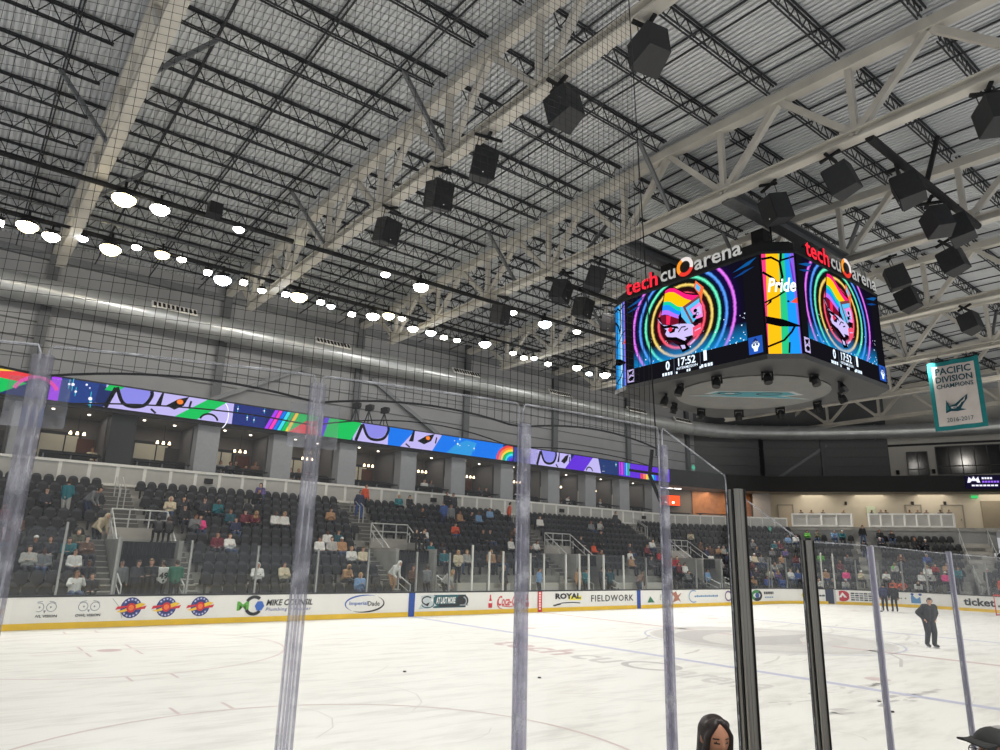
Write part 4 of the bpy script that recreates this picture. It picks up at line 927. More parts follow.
k = M(); q = [(SC.x+3.0*cos(a*PI/18), SC.y+3.0*sin(a*PI/18)) for a in range(36)]; k.prism(q, 9.46, 9.5, DISC); k.prism([(SC.x+(x-SC.x)*.97, SC.y+(y-SC.y)*.97) for x, y in q], 9.5, 9.56, BLACK); k.tube([(0, SC.y, 9.5), (0, SC.y, 9.62)], .2, 24, BLACK)
f = Flat((SC.x, SC.y, 9.46), V((.72, -.7, 0)), V((-.7, -.72, 0)) * -1, (0, 0, -1), k); TL = mat('disc_teal', srgb(14, 112, 124), .6, emit=.06); WK = mat('disc_white', srgb(150, 156, 156), .6)
f.L = .006; f.poly([(-2.5, .3), (2.6, .9), (1.4, .3), (2.1, .1), (1.5, -.5), (-1.5, -.6), (-1.9, -.1), (-1.2, .05)], WK)
f.L = .012; f.poly([(-2.2, .3), (2.3, .78), (1.1, .26), (1.8, .06), (1.35, -.4), (-1.35, -.5), (-1.65, -.12), (-.9, .12)], TL)
f.L = .018; f.arc(-.9, -.22, .5, .26, .1, BLACK, 0, 320); f.arc(.7, -.12, .55, .26, .1, BLACK, 20, 340); f.line([(-1.6, .3), (1.2, .6)], .06, WK); f.ell(-.9, -.2, .2, .1, WK)
k.build('lower_disc', None, sb)['label'] = 'round grey disc underneath with a teal emblem'
k = M()
for a in range(8):
    t = a*PI/4+.39; k.tube([(2.7*cos(t), SC.y+2.7*sin(t), 9.5), (2.7*cos(t), SC.y+2.7*sin(t), 9.6)], .05, 6)
k.build('disc_struts', BLACK, sb)
# sign band behind the letters
k = M(); k.prism(O8(.93), Z1+.4, Z1+.62, BLACK)
for s in (-1, 1):
    for t in (-1, 1): k.box((s*2.2, SC.y+t*2.2, Z1+1.1), (.5, .5, 1.4)); k.box((s*1.0, SC.y+t*2.6, Z1+.9), (.8, .5, .8))
k.build('hoist_frame', BLACK, sb)
SW_, SH_ = 6.3, Z1-Z0
# glowing concentric rings: colour is a function of the radius on the screen
def ring_mat():
    m = bpy.data.materials.new('led_ring_screen'); m.use_nodes = True; nt = m.node_tree; nt.nodes.clear()
    o = nt.nodes.new('ShaderNodeOutputMaterial'); e = nt.nodes.new('ShaderNodeEmission'); nt.links.new(e.outputs[0], o.inputs[0]); e.inputs[1].default_value = 1.15
    uv = nt.nodes.new('ShaderNodeUVMap'); L = nt.nodes.new('ShaderNodeVectorMath'); L.operation = 'LENGTH'
    nt.links.new(uv.outputs[0], L.inputs[0])
    d = nt.nodes.new('ShaderNodeMath'); d.operation = 'DIVIDE'; d.inputs[1].default_value = 2.8; nt.links.new(L.outputs['Value'], d.inputs[0])
    # fine wobble so that each ring reads as a string of lights
    tc = nt.nodes.new('ShaderNodeTexNoise'); tc.inputs['Scale'].default_value = 9; tc.inputs['Detail'].default_value = 2; nt.links.new(uv.outputs[0], tc.inputs['Vector'])
    s1 = nt.nodes.new('ShaderNodeMath'); s1.operation = 'MULTIPLY_ADD'; s1.inputs[1].default_value = .022; nt.links.new(tc.outputs['Fac'], s1.inputs[0]); nt.links.new(d.outputs[0], s1.inputs[2])
    r = nt.nodes.new('ShaderNodeValToRGB'); nt.links.new(s1.outputs[0], r.inputs[0])
    rings = [(1.12, (255, 90, 110)), (1.2, (255, 120, 70)), (1.45, (250, 215, 110)), (1.78, (110, 250, 200)), (2.08, (90, 160, 255)), (2.42, (235, 120, 255))]
    glow = [(50, 10, 18), (60, 26, 16), (26, 20, 14), (8, 26, 26), (12, 18, 62), (24, 10, 56)]
    st = [(0, (120, 30, 40)), (.9/2.8, (70, 16, 24))]
    for (rr_, c), g in zip(rings, glow):
        if rr_ == 1.2: continue
        st += [((rr_-.09)/2.8, g), ((rr_-.008)/2.8, c), ((rr_+.014)/2.8, c), ((rr_+.08)/2.8, g)]
    st += [(2.75/2.8, (16, 14, 30))]
    cr = r.color_ramp; cr.elements[0].position = 0; cr.elements[0].color = srgb(*st[0][1])+(1,)
    cr.elements[1].position = st[-1][0]; cr.elements[1].color = srgb(*st[-1][1])+(1,)
    for p, c in st[1:-1]: cr.elements.new(p).color = srgb(*c)+(1,)
    # blue light rising from the bottom right and darkness toward the top left
    sx = nt.nodes.new('ShaderNodeSeparateXYZ'); nt.links.new(uv.outputs[0], sx.inputs[0])
    mr = nt.nodes.new('ShaderNodeMapRange'); mr.inputs[1].default_value = -.75; mr.inputs[2].default_value = -1.6; nt.links.new(sx.outputs['Y'], mr.inputs[0])
    mx = nt.nodes.new('ShaderNodeMixRGB'); mx.inputs[2].default_value = srgb(20, 150, 225)+(1,)
    ml = nt.nodes.new('ShaderNodeMath'); ml.operation = 'MULTIPLY'; ml.inputs[1].default_value = .75; nt.links.new(mr.outputs[0], ml.inputs[0])
    nt.links.new(ml.outputs[0], mx.inputs[0]); nt.links.new(r.outputs[0], mx.inputs[1]); nt.links.new(mx.outputs[0], e.inputs[0])
    return m
RINGM = ring_mat(); SBK = em(20, 20, 26, 1); SBN = em(14, 26, 52, 1)
def crop_pt(cx, cy):       # artwork grid of the flag figure -> metres on the screen
    return (2.78+(cx-450)*.00395, 2.16+(525-cy-.31*(cx-450))*.0034)
def ring_screen(name, o_, u_, label):
    F_ = Flat(o_, u_, (0, 0, 1)); F_.L = .0
    F_.rect(0, 0, SW_, SH_, SBK)
    # ring panel with UVs in metres from the ring centre
    mb = F_.mb
    cx, cy = 2.83, 2.18; x0, x1, y0, y1 = .42, 5.62, .72, SH_-.02
    F_.rect(x0, y0, x1, y1, RINGM, .006); nring = len(mb.f)-1; uvs = [(x0-cx, y0-cy), (x1-cx, y0-cy), (x1-cx, y1-cy), (x0-cx, y1-cy)]
    q = random.Random(5)
    W2 = em(225, 240, 255, 1.4)
    for i in range(46): x = x0+(x1-x0)*q.random()**.6; y = y0+q.random()**2*1.1; r_ = q.uniform(.01, .03); F_.ell(x, y, r_, r_, W2, .009, 6)
    # rainbow flag
    cols = [em(255, 30, 120, 1.2), em(255, 190, 10, 1.2), em(20, 200, 150, 1.2), em(30, 140, 250, 1.2), em(180, 110, 235, 1.2)]
    bd = [[(290, 150), (340, 122), (400, 122), (460, 155), (530, 195), (610, 212), (690, 215)],
          [(282, 188), (335, 168), (395, 172), (450, 205), (510, 245), (555, 265), (598, 278)],
          [(262, 292), (310, 282), (350, 290), (390, 318), (430, 345), (462, 352), (492, 352)],
          [(252, 338), (295, 326), (335, 332), (375, 362), (415, 392), (450, 404), (470, 410)],
          [(240, 402), (285, 392), (325, 398), (365, 420), (405, 440), (435, 450), (462, 455)],
          [(224, 458), (270, 448), (310, 452), (350, 470), (390, 488), (420, 496), (452, 502)]]
    K = em(8, 8, 12, 1); LVN = em(206, 192, 246, 1.1); CYN = em(90, 190, 240, 1.1)
    pp = lambda L_: [crop_pt(*z) for z in L_]
    F_.L = .012; F_.poly(pp([(278, 140), (400, 108), (530, 180), (706, 200), (720, 480), (660, 560), (600, 700), (480, 850), (380, 800), (260, 690), (176, 500), (214, 470)]), em(46, 12, 26, 1))
    F_.L = .016; F_.poly(pp([(632, 110), (656, 38), (744, 120), (706, 330), (690, 215), (640, 130)]), em(245, 110, 60, 1.1)); F_.poly(pp([(660, 70), (710, 120), (690, 180), (650, 130)]), CYN, .018)
    F_.L = .018
    for i in range(5): F_.band(pp(bd[i]), pp(bd[i+1]), cols[i])
    F_.poly(pp([(690, 215), (492, 352), (580, 550), (610, 540), (520, 365), (690, 250)]), em(130, 70, 70, 1)); F_.poly(pp([(690, 250), (525, 365), (605, 540), (640, 500), (570, 385), (690, 300)]), CYN)
    F_.poly(pp([(690, 300), (575, 385), (640, 500), (720, 470), (715, 340)]), em(240, 140, 220, 1.1)); F_.poly(pp([(690, 340), (610, 395), (650, 470), (705, 430)]), LVN, .02)
    F_.poly(pp([(462, 352), (492, 352), (590, 560), (540, 560), (470, 470)]), CYN)
    # fish head emblem in lavender with dark ink
    F_.L = .022; F_.poly(pp([(214, 462), (300, 452), (452, 502), (430, 570), (330, 575), (230, 560)]), em(120, 20, 44, 1)); F_.poly(pp([(290, 456), (345, 468), (330, 575), (285, 572)]), em(240, 40, 90, 1.1), .024)
    F_.L = .026; F_.poly(pp([(180, 500), (240, 575), (330, 585), (430, 560), (540, 555), (600, 560), (640, 600), (600, 690), (540, 720), (500, 760), (400, 720), (300, 730), (270, 690), (290, 640), (240, 610)]), LVN)
    F_.L = .03
    F_.poly(pp([(200, 545), (260, 590), (340, 580), (420, 590), (440, 620), (330, 610), (250, 625)]), K); F_.poly(pp([(310, 640), (400, 610), (385, 660), (330, 680)]), K); F_.ell(*crop_pt(335, 632), .1, .09, em(235, 40, 70, 1.1), .033)
    F_.poly(pp([(440, 470), (470, 420), (476, 500), (440, 580)]), K); F_.line(pp([(430, 660), (470, 600), (520, 590)]), .05, K); F_.line(pp([(500, 640), (545, 610)]), .05, K); F_.line(pp([(280, 740), (400, 745), (520, 790)]), .12, K); F_.poly(pp([(500, 720), (590, 690), (560, 760)]), K)
    for x, y in ((640, 400), (660, 440), (625, 470), (650, 520)): F_.ell(*crop_pt(x, y), .085, .075, K, .034)
    F_.ell(*crop_pt(665, 440), .05, .05, LVN, .036)
    F_.L = .028; F_.poly(pp([(600, 600), (700, 540), (690, 660), (600, 720)]), em(240, 80, 110, 1.1)); F_.line(pp([(620, 640), (690, 600)]), .05, LVN); F_.line(pp([(560, 800), (620, 740)]), .06, LVN); F_.poly(pp([(420, 800), (520, 790), (560, 850), (470, 900)]), K); F_.poly(pp([(450, 815), (500, 810), (510, 850), (470, 860)]), LVN, .032)
    # score strip
    F_.L = .012; F_.text('0', 2.02, .3, 2.22, .68, W2, .03); F_.text('17:52', 2.62, .36, 3.42, .68, W2, .02); F_.text('1', 3.78, .34, 3.92, .74, W2, .03)
    F_.text('INTERMISSION', 2.55, .22, 3.5, .32, W2, .01)
    for x in (1.85, 1.98, 2.11, 2.24, 3.66, 3.8, 3.94, 4.06): F_.rect(x, .1, x+.09, .22, W2)
    for x in (2.5, 3.0, 3.1, 3.58): F_.rect(x, .08, x+.07, .17, W2)
    for x in (2.42, 3.62): F_.rect(x, .1, x+.015, .72, em(110, 120, 140, 1))
    # small emblems in the lower corners, blue flashes in the upper corners
    F_.rect(.06, .16, .42, .7, em(205, 190, 240, 1)); F_.L = .016
    F_.poly([(.1, .6), (.38, .66), (.3, .5), (.16, .48)], K); F_.poly([(.1, .3), (.26, .42), (.4, .36), (.36, .24), (.2, .2)], K); F_.line([(.1, .42), (.24, .5), (.38, .46)], .03, K)
    F_.rect(5.66, .16, 6.2, .78, em(40, 90, 190, 1)); F_.L = .02; F_.poly([(5.76, .52), (5.93, .74), (6.1, .52)], em(20, 40, 110, 1)); F_.ell(5.93, .47, .15, .14, W2); F_.poly([(5.83, .4), (6.03, .4), (5.99, .24), (5.87, .24)], W2)
    for s in (-1, 1): F_.ell(5.93+s*.06, .48, .04, .045, em(20, 40, 110, 1), .024)
    F_.L = .014
    for x, s in ((.2, 1), (5.3, 1)):
        F_.poly([(x-.1, 3.4), (x+.5, 3.62), (x+.9, 3.7), (x+.6, 3.5)], em(16, 90, 160, 1)); F_.poly([(x-.1, 3.18), (x+.4, 3.34), (x+.8, 3.38), (x+.3, 3.22)], em(16, 70, 140, 1))
    ob = F_.build(name, cabn); ob['label'] = label
    me = ob.data; ul = me.uv_layers.new(name='UVMap')
    pl = me.polygons[nring]
    for li, vi in zip(pl.loop_indices, range(4)): ul.data[li].uv = uvs[vi]
    return ob
ring_screen('video_screen', (-ha-.03, SC.y+hb, Z0), (0, -1, 0), 'left video screen with rainbow rings around a flag emblem')
ring_screen('video_screen', (-hb, SC.y-ha-.03, Z0), (1, 0, 0), 'right video screen, foreshortened, with rainbow rings')
# corner panels
def corner_panel(a, b, label, full):
    a, b = V((a[0], a[1], 0)), V((b[0], b[1], 0)); u = (b-a).normalized(); w = (b-a).length
    F_ = Flat((a.x, a.y, Z0), u, (0, 0, 1)); F_.o = F_.o+F_.n*.02; F_.rect(0, 0, w, SH_+.1, SBK, 0); F_.L = .006
    cs = [em(245, 60, 130, 1.15), em(255, 190, 20, 1.15), em(40, 195, 130, 1.15), em(30, 150, 240, 1.15), em(140, 90, 225, 1.15)] if full else [em(30, 140, 225, 1), em(70, 180, 240, 1), em(200, 220, 245, 1), em(30, 120, 210, 1), em(150, 120, 235, 1)]
    ms = .05; Y0, Y1 = .02, SH_+.05; n = len(cs); W_ = w-2*ms
    top = [0, .14, .55, .72, .9, 1.0] if full else [0, .3, .5, .7, .85, 1]; bot = [0, .0, .4, .64, .98, 1.0] if full else [0, .2, .5, .65, .9, 1]
    for i in range(n): F_.poly([(ms+W_*bot[i], Y0), (ms+W_*bot[i+1]+.001, Y0), (ms+W_*top[i+1]+.001, Y1), (ms+W_*top[i], Y1)], cs[i])
    F_.L = .012; X = lambda t: ms+W_*t; Y = lambda t: Y0+(Y1-Y0)*t; K = em(8, 8, 12, 1)
    F_.line([(X(0), Y(.93)), (X(.3), Y(.945)), (X(.55), Y(.9)), (X(.6), Y(.75)), (X(.5), Y(.66))], .09, K); F_.line([(X(.55), Y(.91)), (X(1), Y(.95))], .07, K); F_.line([(X(.62), Y(1)), (X(.58), Y(.9))], .08, K); F_.line([(X(0), Y(.8)), (X(.3), Y(.74)), (X(.5), Y(.64))], .09, K)
    F_.line([(X(0), Y(.5)), (X(.4), Y(.56)), (X(.7), Y(.62)), (X(1), Y(.64))], .06, K); F_.poly([(X(0), Y(.46)), (X(.25), Y(.55)), (X(.2), Y(.5))], K)
    F_.poly([(X(.05), Y(.38)), (X(.4), Y(.34)), (X(1), Y(.28)), (X(1), Y(.33)), (X(.5), Y(.385))] if False else [(X(0), Y(.37)), (X(.5), Y(.34)), (X(1), Y(.28)), (X(1), Y(.265)), (X(.4), Y(.27)), (X(0), Y(.3))], K)
    F_.line([(X(0), Y(.08)), (X(.5), Y(.14)), (X(.75), Y(.22)), (X(.85), Y(.27))], .07, K); F_.line([(X(.62), Y(.02)), (X(.66), Y(.12))], .06, K); F_.poly([(X(.85), Y(1)), (X(.92), Y(.85)), (X(.97), Y(.66)), (X(.9), Y(.72)), (X(.86), Y(.86))], em(120, 60, 200, 1))
    F_.poly([(X(.78), Y(.5)), (X(1), Y(.55)), (X(1), Y(.49))], em(245, 80, 60, 1.1)); F_.ell(X(.72), Y(.51), .04, .04, K)
    if full:
        F_.L = .02; F_.text('Pride', X(.12), Y(.6), X(.99), Y(.74), em(255, 255, 255, 1.3), .025, .25)
    o = F_.build('corner_screen', cabn); o['label'] = label
c8 = O8(1.0)
corner_panel(c8[1], c8[2], 'narrow rainbow corner screen with white script', True)
corner_panel(c8[7], c8[0], 'narrow blue corner screen at the left edge', False)
# channel letters along the top
LRD = em(250, 44, 62, 1.25); LWH = mat('letter_pale', srgb(226, 226, 224), .5, emit=.25); LSD = mat('letter_return', srgb(40, 40, 44), .5)
def sign(o_, u_, dx):
    F_ = Flat(o_, u_, (0, 0, 1)); F_.L = 0.02; y0 = 4.0
    kw = dict(bold=.018, depth=.16, side=LSD)
    F_.text('tech', dx-.1, y0, dx+1.62, y0+.68, LRD, **kw); F_.text('cu', dx+1.76, y0+.04, dx+2.52, y0+.47, LWH, **kw); F_.text('arena', dx+3.42, y0+.04, dx+5.5, y0+.47, LWH, **kw)
    F_.L = .1; cx, cy = dx+2.98, y0+.36
    for i, c in enumerate((em(250, 150, 40, 1.1), em(230, 60, 50, 1.1), em(240, 230, 225, 1))):
        F_.arc(cx, cy, .4, .4, .16, c, 100+i*120, 100+i*120+135, lift=.18+.004*i, n=16)
    F_.ell(cx, cy, .4, .4, BLACK, .15); return F_.build('channel_letters', cabn)
sign((-ha*.95, SC.y+hb, Z0), (0, -1, 0), .1)['label'] = 'red and pale letters along the left sign'
sign((-hb, SC.y-ha*.95, Z0), (1, 0, 0), .95)['label'] = 'red and pale letters along the right sign'
k = M()
for s in (-1, 1):
    for y in (10.65, 15.9):
        k.tube([(s*1.6, y, Z1+.5), (s*1.6, y, 15.7)], .04, 6)
k.build('hoist_cables', BLACK, sb)
for y, lb in ((10.65, 'nearer'), (15.9, 'farther')):
    k = M(); k.box((0, y, 15.72), (8.9, .5, .07)); k.box((0, y, 16.15), (8.9, .5, .07)); k.box((0, y, 15.93), (8.9, .1, .4)); tag(k.build('scoreboard_beam', STEELM), '%s grey cross beam the scoreboard hangs from' % lb, 'beam')
# fixtures under the scoreboard
for i in range(12):
    t = 2*PI*i/12+.2; x, y = 3.42*cos(t), SC.y+3.42*sin(t)
    r = empty('stage_light', (x, y, 9.55)); r.rotation_euler.z = t; r.parent = sb
    k = M(); k.box((0, 0, -.05), (.1, .4, .12)); k.box((0, .18, -.2), (.06, .05, .35)); k.box((0, -.18, -.2), (.06, .05, .35)); k.build('yoke', BLACK, r)
    k = M(); k.tube([(0, 0, -.15), (.05, 0, -.3), (.12, 0, -.5)], [.1, .16, .15], 10); k.build('lamp_head', BLACK, r)

# ================================================================ near shield glass, posts and net
NG = glass_mat('near_glass', (.985, .988, .99), haze=.004); EDGE = glass_mat('glass_edge', (.86, .87, .9), haze=.5); ACR = glass_mat('acrylic_post', (.97, .968, .98), haze=.17); ACE = glass_mat('acrylic_edge', (.74, .73, .78), haze=.25)
ACL = glass_mat('lilac_acrylic', (.94, .935, .965), haze=.3)
ACB = glass_mat('joint_plate', (.9, .9, .92), haze=.13)
ALU = mat('brushed_post', srgb(150, 147, 140), .35, .7, noise=.08, nscale=2); GASK = mat('black_gasket', srgb(14, 14, 15), .5); LILAC = mat('lilac_post', srgb(150, 148, 164), .35, .3, noise=.05)
def near_pt(x):
    if x > -21.95: return V((x, 0.0))
    return V((x, CR-math.sqrt(max(0, CR**2-(x+21.95)**2))))
def near_dir(x): a, b = near_pt(x-.02), near_pt(x+.02); return (b-a).normalized()
ZG = 1.08
def glass_panel(xa, xb, zpts, label):
    """pane between two plan positions; zpts = outline of its top edge [(fraction, z)...]"""
    r = empty('shield_glass'); tag(r, label, 'glass pane')
    nseg = 6; k = M(); vs = []
    zt = lambda t: next(z0+(z1-z0)*((t-t0)/(t1-t0) if t1 > t0 else 0) for (t0, z0), (t1, z1) in zip(zpts, zpts[1:]) if t <= t1+1e-6)
    for i in range(nseg+1):
        t = i/nseg; p = near_pt(xa+(xb-xa)*t); d = near_dir(xa+(xb-xa)*t); nrm = V((-d.y, d.x))*.006
        vs += [(p.x+nrm.x, p.y+nrm.y, ZG), (p.x-nrm.x, p.y-nrm.y, ZG), (p.x-nrm.x, p.y-nrm.y, zt(t)), (p.x+nrm.x, p.y+nrm.y, zt(t))]
    fs = []
    for i in range(nseg):
        for q in range(4): fs.append((i*4+q, i*4+4+q, i*4+4+(q+1) % 4, i*4+(q+1) % 4))
    k.add(vs, fs+[(0, 1, 2, 3), (nseg*4+3, nseg*4+2, nseg*4+1, nseg*4)]); k.build('pane', NG, r)
    path = []
    pa_, pb_ = near_pt(xa), near_pt(xb); path.append((pa_.x, pa_.y, ZG)); path.append((pa_.x, pa_.y, zt(0)-.03))
    for i in range(nseg+1): t = i/nseg; p = near_pt(xa+(xb-xa)*(.012+.976*t)); path.append((p.x, p.y, zt(t)))
    path += [(pb_.x, pb_.y, zt(1)-.03), (pb_.x, pb_.y, ZG)]
    k = M(); k.tube(path, .0042, 6, None); k.build('polished_edge', EDGE, r)
    return r
def clear_post(x, top, label, w=.075, mats=(ACR, ACE)):
    p = near_pt(x); d = near_dir(x); r = empty('shield_post', (p.x, p.y, 0), math.atan2(d.y, d.x)); tag(r, label, 'glass post')
    k = M(); k.box((0, -.012, (ZG+top)/2), (w, .014, top-ZG)); k.box((0, .012, (ZG+top)/2), (w, .014, top-ZG)); k.build('clear_strip', mats[0], r)
    k = M()
    for s in (-w/2, w/2, 0): k.box((s, 0, (ZG+top)/2), (.006, .036, top-ZG))
    k.build('strip_edge', mats[1], r); return r
PX = [-27.2, -26.05, -25.02, -24.04, -23.05, -22.07]
names = ['beyond the left edge of the picture', 'at the left edge beyond the leftmost post', 'between the leftmost post and the second post', 'between the second and third clear posts', 'between the third clear post and the lilac post']
for i in range(5): glass_panel(PX[i]+.012, PX[i+1]-.012, [(0, 3.46), (1, 3.46)], 'tall clear shield pane '+names[i])
gpA = glass_panel(-22.05, -21.45, [(0, 3.46), (1, 3.24)], 'narrow clear pane with a top edge sloping down to the thick post')
gpB = glass_panel(-21.36, -20.63, [(0, 3.15), (1, 2.885)], 'clear gate pane with a sloping top between the two thick posts')
glass_panel(-20.55, -19.66, [(0, 2.875), (1, 2.875)], 'low clear pane just right of the second thick post')
gpC = glass_panel(-19.62, -18.14, [(0, 2.875), (1, 2.85)], 'low clear pane between the two thin lilac posts')
glass_panel(-18.1, -16.6, [(0, 2.85), (1, 2.84)], 'low clear pane at the right edge of the picture')
clear_post(-26.05, 3.4, 'clear acrylic joint post out at the far left', .1)
for x, lb in ((-25.02, 'clear acrylic joint post at the left of the picture, leaning most'), (-24.04, 'clear acrylic joint post second from the left')):
    clear_post(x, 3.42, lb, .058)
clear_post(-23.03, 3.36, 'clear lilac tinted joint post in the middle of the picture', .052, (ACL, ACE))
clear_post(-22.05, 3.36, 'lilac tinted post where the net and tall glass end', .042, (ACL, ACE))
for x in (-25.02, -24.04):
    p = near_pt(x); d = near_dir(x); k = M(); k.box((0, .02, 0), (.21, .006, .19)); o = k.build('joint_plate', ACB); o.location = (p.x, p.y, 3.24); o.rotation_euler.z = math.atan2(d.y, d.x)
    tag(o, 'square clear joint plate near the top of the %s post' % ('leftmost' if x < -25 else 'second'), 'plate')
def thick_post(x, top, label, w, dep):
    r = empty('steel_post', (x, -.03, 0)); tag(r, label, 'post')
    k = M(); h = top-.1
    k.box((0, 0, .1+h/2), (w, dep, h)); k.tube([(-w*.5, -dep*.28, .1), (-w*.5, -dep*.28, top)], dep*.2, 10); k.build('profile', ALU, r)
    k = M(); k.box((-w*.5, dep*.46, .1+h/2), (.02, dep*.14, h)); k.box((-w*.5-.004, dep*.02, .1+h/2), (.012, dep*.14, h)); k.box((w*.42, -dep*.5, .1+h/2), (w*.2, .016, h)); k.build('gasket', GASK, r)['label'] = 'black rubber gasket strips and a painted dark groove'  # middle strip is a groove, its dark painted on
thick_post(-21.40, 3.16, 'thicker brushed steel gate post with black gaskets', .05, .095)
thick_post(-20.6, 2.88, 'second brushed steel gate post with black gaskets', .042, .072)
for x, lb in ((-19.62, 'thin lilac post right of the second steel gate post'), (-18.12, 'thin lilac post nearest the right edge')):
    r = empty('shield_post', (x, 0, 0)); tag(r, lb, 'glass post')
    k = M(); k.box((0, 0, (ZG+2.87)/2), (.026, .034, 2.87-ZG)); k.build('profile', LILAC, r); k = M(); k.box((.006, -.02, (ZG+2.87)/2), (.012, .008, 2.87-ZG)); k.build('highlight_strip', pa(216, 214, 226), r)
# safety net above the tall glass
CORD = mat('black_net_cord', srgb(22, 22, 24), .8, spec=.2)
net = empty('safety_net'); tag(net, 'fine black safety net hanging above the tall end glass', 'net')
cell = .043; NX0, NX1 = -27.6, -22.07; zb0, zt0 = 3.33, 15.6
xs = []; x = NX1
arc = 0
while x > NX0:
    xs.append(x); d = near_dir(x); x -= cell*max(.25, abs(d.x))
off = lambda x: near_pt(x)+V((-near_dir(x).y, near_dir(x).x))*.03
xe = lambda z: NX1-.045*max(0, z-3.45)      # the free right edge is drawn in as it rises
def zbot(x):       # the bottom rope hangs from the posts and rides up between them
    for a, b in zip(PX, PX[1:]):
        if a <= x <= b: t = (x-a)/(b-a); return 3.345+.05*(1-(2*t-1)**2)
    return 3.36
k = M(); w = .0009
for i, x in enumerate(xs):
    p = off(x); z0_ = zbot(x); lean = .2 if False else 0
    zt_ = min(zt0, 3.45+(NX1-x)/.045+.03)
    if zt_ > z0_: k.box((p.x, p.y, (z0_+zt_)/2), (2*w, 2*w, zt_-z0_))
k.build('vertical_cords', CORD, net)
k = M(); z = zb0+cell
px_ = xs[::3]+[xs[-1]]; PP_ = [off(x) for x in px_]
nz = 0
while z < zt0:
    vs = []; fs = []
    for p in PP_: vs += [(p.x, p.y-w, z-w), (p.x, p.y+w, z-w), (p.x, p.y, z+w)]
    for i in range(len(PP_)-1):
        if z < max(zbot(px_[i]), zbot(px_[i+1])) or px_[i] > xe(z): continue
        for q in range(3): fs.append((i*3+q, i*3+3+q, i*3+3+(q+1) % 3, i*3+(q+1) % 3))
    k.add(vs, fs); z += cell; nz += 1
k.build('horizontal_cords', CORD, net)
k = M(); k.tube([(off(x).x, off(x).y, zbot(x)) for x in xs[::2]], .005, 6); k.tube([(off(NX1).x, off(NX1).y, 3.3), (off(NX1).x, off(NX1).y, 3.45), (off(xe(zt0)).x, off(xe(zt0)).y, zt0)], .004, 6)
k.tube([(off(x).x, off(x).y+.03, zbot(x)-.1-.02*sin(x*3)) for x in xs[::2]], .003, 6); k.build('edge_rope', CORD, net)['label'] = 'thicker rope along the lower and right edge of the net'
k = M(); k.tube([(NX1, .06, 3.34), (NX1+.02, .1, 3.2), (NX1+.1, .09, 3.05)], .012, 6); tag(k.build('rope_tail', CORD), 'loose black rope end tied to the lilac post', 'rope')
# faded stickers on the narrow panes
for (gp_, x, z, c, lb) in ((gpA, -21.78, 3.26, (86, 190, 160), 'teal diamond sticker on the narrow sloping pane'), (gpB, -21.0, 2.94, (86, 150, 130), 'dull green diamond sticker on the gate pane'), (gpC, -19.6+.33, 2.72, (90, 170, 80), 'green diamond sticker on the low pane between the thin posts')):
    k = M(); k.add([(x-.02, -.008, z), (x, -.008, z-.02), (x+.02, -.008, z), (x, -.008, z+.02)], [(0, 1, 2, 3)]); k.build('sticker', pa(*c), gp_)['label'] = lb
# near terrace the photographer stands on
k = M(); k.box((-20, -1.1, .27), (26, 1.9, .54)); k.box((-20, -3.0, .47), (26, 1.9, .94)); struct(k.build('floor_near_stand', CONC), 'concrete terrace of the near seats', 'stand')

# goal at the far end
gl = empty('hockey_goal', (27.13, 12.95, 0)); tag(gl, 'red hockey goal frame with white net at the right edge', 'goal')
GR = mat('goal_red', srgb(206, 30, 40), .4)
k = M(); k.tube([(0, .915, 0), (0, .915, 1.22), (0, -.915, 1.22), (0, -.915, 0)], .035, 10); k.build('frame', GR, gl)
k = M(); k.tube([(0, .915, .03), (.75, 1.0, .03), (1.1, .5, .03), (1.1, -.5, .03), (.75, -1.0, .03), (0, -.915, .03)], .03, 8); k.tube([(0, .915, 1.2), (.5, .6, 1.15), (.5, -.6, 1.15), (0, -.915, 1.2)], .025, 8); k.build('base_frame', GR, gl)
k = M()
top = lambda t: V((.5*sin(PI*t) if 0 < t < 1 else 0, .915-1.83*t, 1.2)); bot = lambda t: V((1.1*sin(PI*t)**.5, .95-1.9*t, .03))
for i in range(25): a, b = top(i/24), bot(i/24); k.tube([a, b], .004, 3)
for j in range(1, 12): k.tube([top(i/24)+(bot(i/24)-top(i/24))*(j/12) for i in range(25)], .004, 3)
k.build('goal_net', pa(226, 226, 226), gl)
# ================================================================ figures
def uvs_head(c, R, big=1.0, nu=28, nv=20):
    """sculpted head: local axes x right, -y forward, z up"""
    vs = []; fs = []
    for j in range(nv+1):
        th = PI*j/nv
        for i in range(nu):
            ph = 2*PI*i/nu; x, y, z = sin(th)*sin(ph), -sin(th)*cos(ph), cos(th)
            fx = 1-.16*max(0, -z-.1) if z < 0 else 1-.04*z
            px_, py_, pz_ = x*.076*fx, y*.096*(1-.10*max(0, -z)), z*.116
            if y < -.3:                                  # face relief
                px2, zz = px_/.076, pz_/.116
                nose = math.exp(-(px2/.20)**2-((zz+.18)/.20)**2)*.020+math.exp(-(px2/.16)**2-((zz+.02)/.22)**2)*.008
                eye = sum(math.exp(-((px2-s*.42)/.22)**2-((zz-.06)/.13)**2) for s in (-1, 1))*.009
                brow = math.exp(-((zz-.24)/.1)**2)*.004
                chin = math.exp(-(px2/.3)**2-((zz+.82)/.16)**2)*.010; lip = math.exp(-(px2/.3)**2-((zz+.48)/.09)**2)*.005
                py_ -= nose+brow+chin+lip-eye
            vs.append(V(c)+R @ V((px_*big, py_*big, pz_*big)))
    for j in range(nv):
        for i in range(nu): fs.append((j*nu+i, j*nu+(i+1) % nu, (j+1)*nu+(i+1) % nu, (j+1)*nu+i))
    return vs, fs
